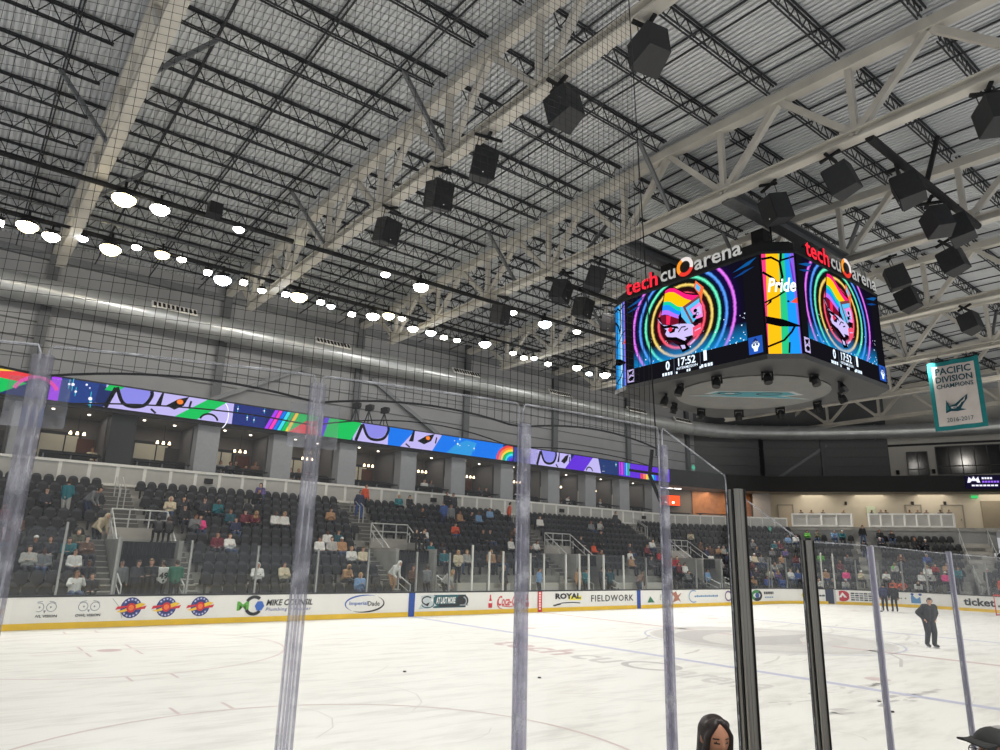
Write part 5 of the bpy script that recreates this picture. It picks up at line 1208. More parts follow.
def capsule(mb, a, b, ra, rb, n=12):
    a, b = V(a), V(b); d = b-a; L = d.length
    if L < 1e-5: d = V((0, 0, 1)); L = 0
    else: d.normalize()
    P = []; R_ = []
    for t in (90, 60, 30): P.append(a-d*ra*sin(rad(t))); R_.append(max(.0008, ra*cos(rad(t))))
    P += [a, b]; R_ += [ra, rb]
    for t in (30, 60, 90): P.append(b+d*rb*sin(rad(t))); R_.append(max(.0008, rb*cos(rad(t))))
    u = d.orthogonal().normalized(); w = d.cross(u); vs = []
    for p, r in zip(P, R_):
        for k in range(n): an = 2*PI*k/n; vs.append(p+(u*cos(an)+w*sin(an))*r)
    fs = []
    for i in range(len(P)-1):
        for k in range(n): fs.append((i*n+k, i*n+(k+1) % n, (i+1)*n+(k+1) % n, (i+1)*n+k))
    fs += [tuple(range(n-1, -1, -1)), tuple((len(P)-1)*n+k for k in range(n))]
    mb.add(vs, fs)
def remesh(mb, voxel, smooth=True, iters=2):
    me = bpy.data.meshes.new('tmp'); me.from_pydata(mb.v, [], mb.f); o = bpy.data.objects.new('tmp', me); COL.objects.link(o)
    md = o.modifiers.new('r', 'REMESH'); md.mode = 'VOXEL'; md.voxel_size = voxel; md.use_smooth_shade = smooth
    if iters: s = o.modifiers.new('s', 'SMOOTH'); s.iterations = iters; s.factor = .5
    dg = bpy.context.evaluated_depsgraph_get(); out = bpy.data.meshes.new_from_object(o.evaluated_get(dg))
    bpy.data.objects.remove(o); bpy.data.meshes.remove(me); return out

class Fig:
    """one continuous body built over a posed skeleton, with clothing shells cut from its surface"""
    def __init__(s, J, voxel, head_R, finger=True, slim=1.0):
        s.bones = []; mb = M(); s.J = J; s.hR = head_R; s.hc = V(J['head'])
        def bone(a, b, ra, rb, reg): s.bones.append((V(a), V(b), ra, rb, reg)); capsule(mb, a, b, ra, rb)
        g = lambda k: V(J[k]); w = slim
        side = V(J.get('side', (1, 0, 0)))
        for sg in (-1, 1):
            bone(g('pelvis')+side*.07*sg, g('chest')+side*.075*sg, .115*w, .112*w, 'torso')
            bone(g('chest'), g('sh%d' % sg), .09*w, .066*w, 'torso')
            bone(g('pelvis')+side*.06*sg, g('hip%d' % sg), .115*w, .1*w, 'pelvis')
            bone(g('hip%d' % sg), g('knee%d' % sg), .094*w, .062*w, 'thigh'); bone(g('knee%d' % sg), g('ank%d' % sg), .06*w, .042*w, 'shin')
            an, toe = g('ank%d' % sg), g('toe%d' % sg); bone(an+V((0, 0, -.035)), toe, .045, .036, 'foot')
            bone(g('sh%d' % sg), g('elb%d' % sg), .056*w, .045*w, 'arm'); bone(g('elb%d' % sg), g('wri%d' % sg), .044*w, .032*w, 'arm')
            wr, el = g('wri%d' % sg), g('elb%d' % sg); hd = V(J['hd%d' % sg]).normalized() if ('hd%d' % sg) in J else (wr-el).normalized()
            lat = hd.cross(V((0, 0, 1)))
            lat = lat.normalized() if lat.length > .2 else V((1, 0, 0)); dn = hd.cross(lat).normalized()
            if dn.z > 0: dn = -dn
            palm = wr+hd*.085
            for q in (-1, 0, 1): bone(wr+hd*.02+lat*.012*q, palm+lat*.024*q, .02, .018, 'hand')
            if finger:
                for q, (ln, ox) in enumerate(((.066, -.033), (.078, -.011), (.074, .011), (.058, .032))):
                    b0 = palm+lat*ox; b1 = b0+hd*ln*.55+dn*.012; b2 = b1+hd*ln*.3+dn*.03
                    bone(b0, b1, .0115, .0105, 'hand'); bone(b1, b2, .0105, .009, 'hand')
                t0 = wr+hd*.035+lat*(-.03*sg); t1 = t0+hd*.035+lat*(-.03*sg)+dn*.012; t2 = t1+hd*.028+lat*(-.006*sg)+dn*.012
                bone(t0, t1, .0135, .012, 'hand'); bone(t1, t2, .012, .0105, 'hand')
        bone(g('sh-1'), g('sh1'), .07*w, .07*w, 'torso')
        bone(g('neck'), s.hc+head_R @ V((0, .015, -.05)), .054, .052, 'neck')
        s.big = J.get('big', 1.0)
        vs, fs = uvs_head(s.hc, head_R, s.big); mb.add(vs, fs)
        for sg in (-1, 1):                               # ears
            e = s.hc+head_R @ V((sg*.078, .008, -.005))*s.big; capsule(mb, e+head_R @ V((0, 0, .022)), e+head_R @ V((0, 0, -.018)), .014, .011, 8)
        s.me = remesh(mb, voxel); s.me.name = 'person_body'
        s.reg = []
        inv = head_R.inverted()
        for v in s.me.vertices:
            p = v.co; l = inv @ (p-s.hc)/s.big; h = math.sqrt((l.x/.076)**2+(l.y/.1)**2+(l.z/.118)**2)-1
            best = h*.09; reg = 'head'
            for a, b, ra, rb, rg in s.bones:
                d = b-a; L2 = d.length_squared; t = 0 if L2 < 1e-9 else max(0, min(1, (p-a).dot(d)/L2)); e = (p-(a+d*t)).length-(ra+(rb-ra)*t)
                if rg == 'neck': e += .006
                if e < best: best = e; reg = rg
            s.reg.append(reg)
        SK, EY, LP_ = 0, 1, 2
        for mname in ('skin', 'eye', 'lip'): s.me.materials.append(FIGM[mname])
        mi = []
        for p in s.me.polygons:
            c = p.center; l = inv @ (c-s.hc)/s.big; k_ = 0
            if all(s.reg[i] == 'head' for i in p.vertices) and l.y < -.05:
                for sg in (-1, 1):
                    if ((l.x-sg*.032)/.014)**2+((l.z-.005)/.0065)**2 < 1: k_ = 1
                    if ((l.x-sg*.033)/.021)**2+((l.z-.027)/.0038)**2 < 1: k_ = 1
                if (l.x/.025)**2+((l.z+.056)/.009)**2 < 1: k_ = 2
            mi.append(k_)
        s.me.polygons.foreach_set('material_index', mi); s.me.update()
    def shell(s, regs, d, cond=None, name='cloth', thick=None):
        me = s.me; keep = []
        inv = s.hR.inverted()
        for p in me.polygons:
            if sum(s.reg[i] in regs for i in p.vertices)*2 >= len(p.vertices)+0 and (cond is None or cond(p.center, inv @ (p.center-s.hc)/s.big)): keep.append(p)
        idx = {}; vs = []; fs = []
        for p in keep:
            f = []
            for i in p.vertices:
                if i not in idx:
                    idx[i] = len(vs); v = me.vertices[i]; vs.append(v.co+v.normal*d)
                f.append(idx[i])
            fs.append(tuple(f))
        # turn the open border inwards so the hem has thickness
        from collections import Counter
        ec = Counter(); di = {}
        for f in fs:
            for i in range(len(f)): a, b = f[i], f[(i+1) % len(f)]; ec[(min(a, b), max(a, b))] += 1; di[(min(a, b), max(a, b))] = (a, b)
        back = {v: k for k, v in idx.items()}; inn = {}
        for e, c_ in list(ec.items()):
            if c_ == 1:
                a, b = di[e]
                for q in (a, b):
                    if q not in inn: v = me.vertices[back[q]]; inn[q] = len(vs); vs.append(v.co-v.normal*.004)
                fs.append((b, a, inn[a], inn[b]))
        out = bpy.data.meshes.new(name); out.from_pydata([tuple(v) for v in vs], [], fs); out.polygons.foreach_set('use_smooth', [True]*len(fs)); out.materials.append(FIGM['cloth']); out.update()
        return out
FIGM = dict(skin=mat('skin_light', srgb(206, 158, 132), .55, noise=.05, nscale=12), eye=mat('eye_dark', srgb(38, 26, 22), .3), lip=mat('lip', srgb(158, 86, 80), .5), cloth=mat('cloth_plain', (.2, .2, .2), .85, noise=.1, nscale=15))
SKINS = [FIGM['skin'], mat('skin_mid', srgb(178, 126, 98), .55, noise=.05, nscale=12), mat('skin_fair', srgb(222, 180, 156), .55, noise=.05, nscale=12), mat('skin_deep', srgb(112, 74, 56), .55, noise=.05, nscale=12)]
def RX(a): return Matrix.Rotation(a, 3, 'X')
def RZ(a): return Matrix.Rotation(a, 3, 'Z')
def sit(lean=.0, arms='lap', hp=.1, hy=0.0):
    """seated pose facing -y; z = 0 is the tread under the feet"""
    J = {}; pv = V((0, .02, .56)); T = RX(lean)
    up = lambda x, y, z: pv+T @ V((x, y, z))
    J['pelvis'] = pv; J['chest'] = up(0, 0, .32); J['neck'] = up(0, -.01, .47); J['head'] = up(0, -.03, .62)
    for s in (-1, 1):
        J['hip%d' % s] = (s*.1, 0, .54); J['knee%d' % s] = (s*.13, -.44, .55); J['ank%d' % s] = (s*.12, -.42, .1); J['toe%d' % s] = (s*.14, -.58, .04)
        J['sh%d' % s] = up(s*.18, 0, .42)
        if arms == 'lap': J['elb%d' % s] = up(s*.24, -.03, .14); J['wri%d' % s] = (s*.09, -.27, .66)
        if arms == 'phone': J['elb%d' % s] = up(s*.23, -.08, .15); J['wri%d' % s] = up(s*.06, -.28, .30)
        if arms == 'knees': J['elb%d' % s] = (s*.2, -.26, .70); J['wri%d' % s] = (s*.06, -.42, .72)
        if arms == 'cross': J['elb%d' % s] = up(s*.24, -.06, .17); J['wri%d' % s] = up(-s*.06, -.2, .22)
        if arms == 'up': J['elb%d' % s] = up(s*.26, -.1, .26); J['wri%d' % s] = up(s*.16, -.22, .5 if s > 0 else .3)
    return J, RZ(hy) @ RX(hp)
def stand(lean=0., arms='side', step=.0, hp=.05, hy=0.0, knee=0.):
    J = {}; pv = V((0, 0, .94-knee*.3)); T = RX(lean); up = lambda x, y, z: pv+T @ V((x, y, z))
    J['pelvis'] = pv; J['chest'] = up(0, 0, .33); J['neck'] = up(0, -.01, .49); J['head'] = up(0, -.03, .65)
    for s in (-1, 1):
        st = s*step; J['hip%d' % s] = (s*.09, 0, pv.z-.02); J['knee%d' % s] = (s*.1, -.06-knee*.3-st*.5+max(0, -st)*.1, .49-knee*.1); J['ank%d' % s] = (s*.1, .03-st, .1+(.04 if st < -.1 else 0)); J['toe%d' % s] = (s*.12, -.14-st, .04)
        J['sh%d' % s] = up(s*.185, 0, .43)
        if arms == 'side': J['elb%d' % s] = up(s*.25, .03-st*.3, .14); J['wri%d' % s] = up(s*.24, -.06-st*.4, -.1)
        if arms == 'hips': J['elb%d' % s] = up(s*.34, .1, .2); J['wri%d' % s] = up(s*.19, -.03, .03); J['hd%d' % s] = (-s*.35, -.55, -.6)
        if arms == 'front': J['elb%d' % s] = up(s*.24, -.05, .15); J['wri%d' % s] = up(s*.07, -.26, .18)
        if arms == 'reach': J['elb%d' % s] = up(s*.22, -.2, .2); J['wri%d' % s] = up(s*.15, -.42, .16)
        if arms == 'back': J['elb%d' % s] = up(s*.25, .12, .14); J['wri%d' % s] = up(s*.06, .16, -.02)
    return J, RZ(hy) @ RX(hp)
HAIRC = lambda c, l: (l.z > .062-.0*l.y) or (l.y > -.012 and l.z > -.045) or (l.y > .03 and l.z > -.075)
HAIRL = lambda c, l: (l.z > .066) or (l.y > -.02 and l.z > -.13)
CAPC = lambda c, l: l.z > .04
def garments(F_, vx, close=False):
    d = .016 if not close else (close if close is not True else .012); g = {}
    g['jacket'] = F_.shell(('torso', 'arm'), d, None, 'jacket'); g['trousers'] = F_.shell(('pelvis', 'thigh', 'shin'), d*.8, None, 'trousers')
    g['shoes'] = F_.shell(('foot',), .01, None, 'shoes')
    g['hair'] = F_.shell(('head',), .014, HAIRC, 'hair'); g['longhair'] = F_.shell(('head', 'neck', 'torso'), .024, lambda c, l: ((l.z > .066) or (l.y > -.02)) and l.z > -.22 and (l.y > .0 or l.z > -.06) and abs(l.x) < .12 and l.y < .2, 'hair')
    g['cap'] = F_.shell(('head',), .02, CAPC, 'cap'); g['hood'] = F_.shell(('head', 'neck'), .03, lambda c, l: (l.z > .085) or (l.y > -.03), 'hood')
    return g
POSES = {}
def pose(nm, JR, vx=.026):
    F_ = Fig(JR[0], vx, JR[1], finger=False); POSES[nm] = (F_.me, garments(F_, vx))
pose('lap', sit(-.06, 'lap', .12)); pose('phone', sit(.1, 'phone', .45)); pose('knees', sit(.42, 'knees', .1)); pose('cross', sit(-.14, 'cross', .05, .3)); pose('talk', sit(-.04, 'lap', .05, -.7)); pose('up', sit(0, 'up', 0, .2))
pose('stand', stand(0, 'side', .0)); pose('walk', stand(.08, 'side', .2)); pose('bend', stand(.75, 'reach', .05, .3, 0, .2)); pose('front', stand(.05, 'front', 0, .3)); pose('turn', stand(0, 'front', 0, .1, .8))
def person(pose_, loc, rz, top, legs, hair, label, style='hair', skin=0, scale=1., group=None, badge=None, name='person'):
    me, g = POSES[pose_]; o = bpy.data.objects.new(name, me); COL.objects.link(o); o.location = loc; o.rotation_euler.z = rz; o.scale = (scale,)*3
    o.material_slots[0].link = 'OBJECT'; o.material_slots[0].material = SKINS[skin]
    for k_, m_ in (('jacket', top), ('trousers', legs), ('shoes', pa(40, 40, 44)), (style, hair)):
        if k_ is None: continue
        c = bpy.data.objects.new(k_ if k_ != 'longhair' else 'hair', g[k_]); COL.objects.link(c); c.parent = o
        c.material_slots[0].link = 'OBJECT'; c.material_slots[0].material = m_
    tag(o, label, 'person', group); return o
# ================================================================ seats
SEATM = mat('seat_charcoal', srgb(52, 53, 58), .55, noise=.12, nscale=6); SEATF = mat('seat_frame', srgb(22, 22, 25), .5); PANM = mat('seat_pan_dark', srgb(24, 24, 27), .6, noise=.1, nscale=6)
def back_geo(mb, m=None):
    """rounded seat back, slightly curved and leaning"""
    n = 9; P = [(-.185, 0), (-.2, .16), (-.2, .28), (-.185, .37), (-.145, .44), (-.08, .48), (0, .492), (.08, .48), (.145, .44), (.185, .37), (.2, .28), (.2, .16), (.185, 0)]
    f = lambda x, z, o: (x, .12+z*.16+o+.9*x*x*-1, .40+z)
    a = [f(x, z, 0) for x, z in P]; b = [f(x, z, .045) for x, z in P]; q = len(P)
    mb.add(a+b, [tuple(range(q-1, -1, -1)), tuple(range(q, 2*q))]+[(i, (i+1) % q, q+(i+1) % q, q+i) for i in range(q)], m)
def pan_geo(mb, m=None):
    """tip-up seat pan folded against the back"""
    P = [(-.2, .02), (-.205, .26), (-.16, .36), (.16, .36), (.205, .26), (.2, .02)]
    f = lambda x, z, o: (x, .04+z*.10+o, .40+z); a = [f(x, z, -.03) for x, z in P]; b = [f(x, z, .03) for x, z in P]; q = len(P)
    mb.add(a+b, [tuple(range(q-1, -1, -1)), tuple(range(q, 2*q))]+[(i, (i+1) % q, q+(i+1) % q, q+i) for i in range(q)], m)
def foot_geo(mb, m=None):
    mb.box((0, .1, .2), (.07, .1, .4), m); mb.box((0, .08, .41), (.4, .16, .04), m)
    for s in (-1, 1): mb.box((s*.225, .0, .56), (.03, .3, .04), m); mb.box((s*.225, .12, .48), (.03, .06, .18), m)
proto_seat = empty('arena_seat')
k = M(); back_geo(k); k.build('backrest', SEATM, proto_seat); k = M(); pan_geo(k); k.build('seat_pan', PANM, proto_seat); k = M(); foot_geo(k); k.build('seat_frame', SEATF, proto_seat)
cam_loc = V((-25.2185, -2.5279, 2.718))
seats = []     # (distance, x, y, z, rz, label)
blockn = ['left end block', 'block right of left vomitory', 'block right of second vomitory', 'block right of third vomitory', 'block right of fourth vomitory']
def in_gap(k, x):
    for c in VOM:
        if k <= 6 and abs(x-c) < 2.02: return True
        if k > 6 and c-1.2 < x < c+.5: return True
    return k <= 2 and -4.9 < x < 12.6
occ = {}
for kk in range(12):
    idx = {}
    n = int((21.9+30.6)/SP)
    for i in range(n):
        x = -30.6+SP*i+(.24 if kk % 2 else 0)
        if in_gap(kk, x): continue
        b = sum(x > c for c in VOM); j = idx.get(b, 0); idx[b] = j+1
        y = row_y(kk)-.22; seats.append([(V((x, y, row_z(kk)))-cam_loc).length, x, y, row_z(kk), 0.0, 'charcoal seat, %s row from the ice, %s from left, %s' % (nth(kk), nth(j), blockn[b])])
for nm, b in (('far corner block', BC), ('end block', BD), ('right end block', BE)):
    sp = .5; rz = math.atan2(b.o.y, b.o.x)-PI/2
    for kk in range(b.n):
        t = b.back(kk)+.42; u0, u1 = b.clip(t); u0, u1 = min(u0, u1)+.3, max(u0, u1)-.3; j = 0; u = u0
        while u < u1:
            if not (b is BD and (abs(u-STD) < .85 or u > STE-1.2)):
                p = b.pt(u, t); seats.append([(V((p.x, p.y, b.z(kk)))-cam_loc).length, p.x, p.y, b.z(kk), rz, 'charcoal seat, %s row from the ice, %s from left, %s' % (nth(kk), nth(j), nm)]); j += 1
            u += sp
CAMR = None
def cam_axes():
    yaw, pitch, roll = .662772, .256553, .026988
    cy, sy, cp_, sp_ = cos(yaw), sin(yaw), cos(pitch), sin(pitch)
    f = V((sy*cp_, cy*cp_, sp_)); r = V((cy, -sy, 0)); u = r.cross(f)
    return cos(roll)*r+sin(roll)*u, -sin(roll)*r+cos(roll)*u, f
CR_, CU_, CF_ = cam_axes(); FPX = 693.09
def project(P):
    d = V(P)-cam_loc; z = d.dot(CF_); return 500+FPX*d.dot(CR_)/z, 375-FPX*d.dot(CU_)/z
taken = []    # plan positions of seated people: their seats are folded down under them and left out
# ================================================================ spectators
C = dict(blk=pa(24, 24, 28), dk=pa(44, 46, 54), gry=pa(120, 122, 124), lgr=pa(176, 174, 168), wht=pa(226, 224, 218), crm=pa(214, 200, 170), teal=pa(20, 110, 120), dteal=pa(18, 78, 90), blu=pa(50, 84, 150), lblu=pa(120, 156, 196), navy=pa(34, 42, 74), red=pa(170, 34, 44), mar=pa(104, 30, 44), org=pa(222, 84, 40), pink=pa(236, 62, 136), tan=pa(176, 134, 96), brn=pa(98, 70, 54), grn=pa(40, 110, 84), olive=pa(104, 104, 84), yel=pa(226, 190, 80), lime=pa(90, 170, 60), pur=pa(96, 80, 140), jean=pa(66, 84, 116))
CN = dict(blk='black', dk='dark', gry='grey', lgr='light grey', wht='white', crm='cream', teal='teal', dteal='deep teal', blu='blue', lblu='pale blue', navy='navy', red='red', mar='maroon', org='orange', pink='hot pink', tan='tan', brn='brown', grn='green', olive='olive grey', yel='yellow', lime='lime green', pur='purple', jean='denim')
HAIR = [pa(28, 22, 20), pa(60, 42, 30), pa(112, 84, 54), pa(176, 144, 96), pa(150, 148, 146), pa(18, 18, 20)]
HN = ['black haired', 'brown haired', 'light brown haired', 'blond', 'grey haired', 'dark haired']
used_labels = {}
def uniq(lb):
    n = used_labels.get(lb, 0); used_labels[lb] = n+1
    return lb if n == 0 else lb+', %s such' % nth(n)
prnd = random.Random(11)
PV = {'lap': 'seated', 'phone': 'looking down at a phone', 'knees': 'leaning forward', 'cross': 'sitting back', 'talk': 'turned aside', 'up': 'with raised hand', 'stand': 'standing', 'walk': 'walking', 'bend': 'bending forward', 'front': 'standing', 'turn': 'turned away'}
def near_land(x):
    L = [(-22.6, 'behind the leaning post'), (-20.7, 'left of left stairs'), (-18.6, 'by the left vomitory'), (-15.4, 'above round badges'), (-12.4, 'above plumbing advert'), (-9.4, 'above oval advert'), (-6.4, 'by second vomitory'), (-3.6, 'above teal advert'), (-1.0, 'above cola advert'), (1.8, 'near middle post'), (5.5, 'by third vomitory'), (9.0, 'above wide capitals'), (12.0, 'above green triangle'), (17.8, 'by fourth vomitory')]
    return min(L, key=lambda q: abs(q[0]-x))[1]
def far_person(row, x, p, top, leg='dk', hair=1, style='hair', rz=0., skin=0, sc=1., extra='', dy=0., z=None):
    sitp = p in ('lap', 'phone', 'knees', 'cross', 'talk', 'up'); y = row_y(row)-.18+dy; zz = row_z(row) if z is None else z
    if sitp:
        taken.append((x, y)); y -= .10
    hn = {'hair': HN[hair], 'longhair': 'long haired', 'cap': 'capped', 'hood': 'hooded'}[style]
    hm = HAIR[hair] if style in ('hair', 'longhair') else C[top if style == 'hood' else ('wht' if hair == 3 else 'blk')]
    lb = '%s person, %s top, %s%s, %s row, %s' % (hn, CN[top], PV[p], extra, nth(row), near_land(x))
    return person(p, (x, y, zz), rz+prnd.uniform(-.25, .25), C[top], C[leg], hm, uniq(lb), style, skin, sc*prnd.uniform(.95, 1.04), 'far stand spectators')
SITS = ['lap', 'phone', 'knees', 'cross', 'talk']
FAR = [(6, -23.34, 'lap', 'mar', 1), (4, -23.38, 'knees', 'mar', 5), (3, -22.32, 'lap', 'blk', 3, 'cap'), (3, -21.84, 'talk', 'dk', 1, 'longhair'), (2, -22.5, 'cross', 'lgr', 1, 'longhair'), (2, -22.05, 'lap', 'gry', 5), (3, -21.21, 'knees', 'teal', 1), (2, -21.06, 'lap', 'wht', 1, 'longhair'), (3, -20.62, 'cross', 'brn', 5), (0, -21.1, 'up', 'wht', 2, 'longhair'), (0, -20.6, 'talk', 'dk', 1), (4, -20.91, 'knees', 'olive', 1, 'hood'), (1, -20.66, 'talk', 'blk', 1),
 (8, -17.0, 'cross', 'crm', 2, 'hood'), (8, -16.43, 'up', 'dk', 5, 'longhair'), (7, -16.5, 'lap', 'blk', 5), (6, -16.2, 'phone', 'gry', 1), (6, -15.96, 'cross', 'pink', 1, 'longhair'), (8, -15.47, 'lap', 'dk', 1), (8, -14.86, 'phone', 'teal', 4), (7, -14.43, 'lap', 'dteal', 1), (6, -14.37, 'talk', 'navy', 5), (7, -13.72, 'lap', 'mar', 1, 'cap'), (7, -13.33, 'knees', 'mar', 3, 'longhair'), (10, -12.57, 'knees', 'blk', 5), (11, -12.1, 'talk', 'pur', 1, 'longhair'), (7, -12.23, 'lap', 'wht', 1), (7, -11.76, 'lap', 'wht', 3, 'longhair'), (4, -15.56, 'lap', 'mar', 1), (4, -15.0, 'cross', 'wht', 2), (1, -14.42, 'cross', 'wht', 1, 'hood'), (1, -13.25, 'cross', 'crm', 5),
 (8, -9.0, 'phone', 'tan', 1), (5, -10.06, 'lap', 'wht', 5), (5, -9.47, 'lap', 'dteal', 1), (4, -10.77, 'lap', 'wht', 1), (4, -10.15, 'talk', 'lgr', 1), (4, -9.63, 'lap', 'tan', 3, 'cap'), (3, -9.42, 'cross', 'wht', 3), (3, -8.82, 'lap', 'crm', 2), (1, -10.42, 'knees', 'tan', 3, 'longhair'), (0, -10.04, 'phone', 'lblu', 3, 'longhair'), (11, -3.6, 'talk', 'teal', 3), (11, -2.82, 'lap', 'blk', 5), (9, -2.91, 'knees', 'blk', 5), (6, -4.07, 'knees', 'wht', 5), (4, -4.4, 'cross', 'teal', 2), (4, -3.74, 'lap', 'dk', 1), (3, -4.07, 'talk', 'teal', 5), (3, -3.2, 'lap', 'brn', 1), (3, -2.6, 'talk', 'lgr', 3, 'longhair'),
 (9, -.06, 'lap', 'tan', 1), (9, .63, 'knees', 'blk', 5), (7, -1.42, 'phone', 'org', 1), (9, 1.4, 'lap', 'lblu', 1), (10, 2.83, 'lap', 'lblu', 2), (6, .12, 'lap', 'blk', 5), (6, .64, 'lap', 'blk', 1), (5, 1.68, 'lap', 'wht', 1), (7, 2.94, 'knees', 'brn', 5), (3, -.93, 'lap', 'tan', 3), (3, -.2, 'talk', 'brn', 2), (9, 5.95+.6, 'talk', 'wht', 1), (5, 3.5, 'knees', 'wht', 5), (4, 2.63, 'lap', 'blk', 5), (9, 11.46, 'lap', 'gry', 1), (9, 12.3, 'phone', 'lgr', 5), (6, 8.26, 'lap', 'dk', 1), (5, 8.7, 'lap', 'org', 1), (4, 8.43, 'knees', 'brn', 1), (3, 10.67, 'lap', 'tan', 1), (3, 12.67, 'lap', 'dk', 1), (4, 11.4, 'lap', 'wht', 1), (5, 12.2, 'talk', 'dk', 5),
 (8, -21.9, 'lap', 'dk', 5), (5, -22.9, 'lap', 'brn', 1), (3, 14.2, 'lap', 'red', 1), (3, 14.8, 'lap', 'red', 5), (3, 15.4, 'talk', 'red', 2), (4, 14.5, 'lap', 'red', 1), (5, 14.0, 'lap', 'mar', 1), (6, 15.2, 'knees', 'wht', 5), (4, 20.4, 'lap', 'wht', 1), (5, 20.9, 'lap', 'navy', 1), (3, 20.6, 'cross', 'lgr', 1), (2, 21.1, 'lap', 'red', 5), (6, 21.2, 'lap', 'brn', 2), (2, 14.6, 'lap', 'mar', 5), (2, 15.3, 'lap', 'wht', 1), (1, 20.5, 'lap', 'blu', 1), (1, 14.3, 'knees', 'gry', 1)]
for i, q in enumerate(FAR):
    far_person(q[0], q[1], q[2], q[3], ['dk', 'jean', 'blk', 'dk'][i % 4], q[4], q[5] if len(q) > 5 else 'hair', skin=(0, 2, 1, 0, 2, 3, 0)[i % 7])
STAND = [(8, -21.19, 'turn', 'teal', 1, 'hair', '', 'lgr', PI*.8), (8, -20.4, 'bend', 'gry', 5, 'hair', '', 'navy', 1.2), (6, -20.1, 'bend', 'crm', 2, 'hood', '', 'dk', .4), (1, -19.5, 'stand', 'gry', 5, 'hair', ' by the drape', 'dk', 0), (0, -19.1, 'front', 'dk', 1, 'hair', '', 'blk', .4), (0, -18.6, 'front', 'blk', 2, 'longhair', '', 'blk', -.5), (0, -17.7, 'turn', 'grn', 1, 'hair', ' facing away', 'dk', PI), (1, -8.1, 'bend', 'wht', 5, 'hood', ' on the steps', 'tan', .6), (10, -6.7, 'walk', 'navy', 5, 'hair', '', 'blu', 0), (11, -6.0, 'walk', 'org', 1, 'hair', '', 'blk', .3),
 (9, -1.38, 'turn', 'blu', 5, 'hair', '', 'navy', PI), (9, -.86, 'stand', 'gry', 1, 'hair', '', 'blk', 0), (11, -.25, 'front', 'blk', 5, 'hair', ' by the parapet', 'blk', .3), (11, .28, 'stand', 'dk', 1, 'hair', ' by the parapet', 'dk', -.2), (10, 4.3, 'walk', 'org', 5, 'hair', '', 'blk', .9), (0, -1.69, 'stand', 'dk', 4, 'hair', '', 'dk', .2), (10, 14.6, 'walk', 'dk', 5, 'hair', ' near the top', 'dk', .2), (6, 9.96, 'stand', 'blk', 4, 'cap', ' on the steps', 'blk', .5), (0, 6.02, 'front', 'dk', 5, 'hair', '', 'dk', 0), (0, 6.75, 'turn', 'dteal', 1, 'hair', '', 'blk', 2.4), (0, 4.35, 'front', 'teal', 1, 'cap', '', 'dk', -.3), (0, 3.75, 'stand', 'tan', 2, 'longhair', '', 'dk', .3), (0, 8.9, 'bend', 'brn', 2, 'longhair', '', 'jean', PI*.5), (0, -5.4, 'bend', 'lgr', 3, 'longhair', '', 'dk', .3), (2, -3.9+.1, 'front', 'crm', 3, 'longhair', '', 'dk', -.2), (0, .75, 'front', 'lblu', 1, 'hair', '', 'dk', .5), (0, -7.0, 'front', 'brn', 1, 'longhair', '', 'dk', .1), (0, -6.2, 'turn', 'gry', 1, 'hair', '', 'dk', 2.0), (1, 17.3, 'front', 'lblu', 1, 'hair', '', 'dk', 0)]
for q in STAND:
    z = None
    if q[1] in (-19.1, -18.6, -19.5, -17.7, -7.0, -6.2, 6.02, 6.75, 17.3): z = .55
    o = far_person(q[0], q[1], q[2], q[3], q[7], q[4], q[5], q[8], extra=q[6], z=z, dy=-.25)
    if z is not None: o.location.y = 27.2 if q[0] == 0 else 27.9
    if q[0] == 0 and z is None: o.location.z = .55; o.location.y = 26.85
    if abs(q[1]+20.1) < .01: o.location.z = row_z(5)
# two black clad people sitting on each of the first two vomitory roofs, and a number on a shirt
VP = [(-18.15, 'blk', 5, 'left'), (-17.75, 'blk', 1, 'right'), (-6.0, 'blk', 5, 'left'), (-5.55, 'blk', 1, 'right')]
for i, (x, t, h, sd) in enumerate(VP):
    person('knees', (x, 29.0, 2.93), PI if i < 2 else .2, C[t], C['blk'], HAIR[h], 'person all in black crouched above the %s vomitory drape, %s of the pair' % ('left' if i < 2 else 'second', sd), 'longhair' if i % 2 else 'hood', 2, .85)
r = far_person(2, -18.05, 'turn', 'wht', 'dk', 1, 'hair', PI, extra=' number 49 shirt', z=.55); r.location.y = 27.75
f = Flat((-18.05+.14, 27.75, .55), (1, 0, 0), (0, 0, 1)); f = Flat((-18.22, 27.56, 1.55), (1, 0, 0), (0, 0, 1)); f.text('49', 0, 0, .34, .24, C['blk'], .03, lift=.0)
nb = f.build('shirt_number'); nb.parent = r; nb.matrix_parent_inverse = r.matrix_world.inverted() if False else (Matrix.Translation(r.location) @ Matrix.Rotation(r.rotation_euler.z, 4, 'Z') @ Matrix.Scale(r.scale[0], 4)).inverted()
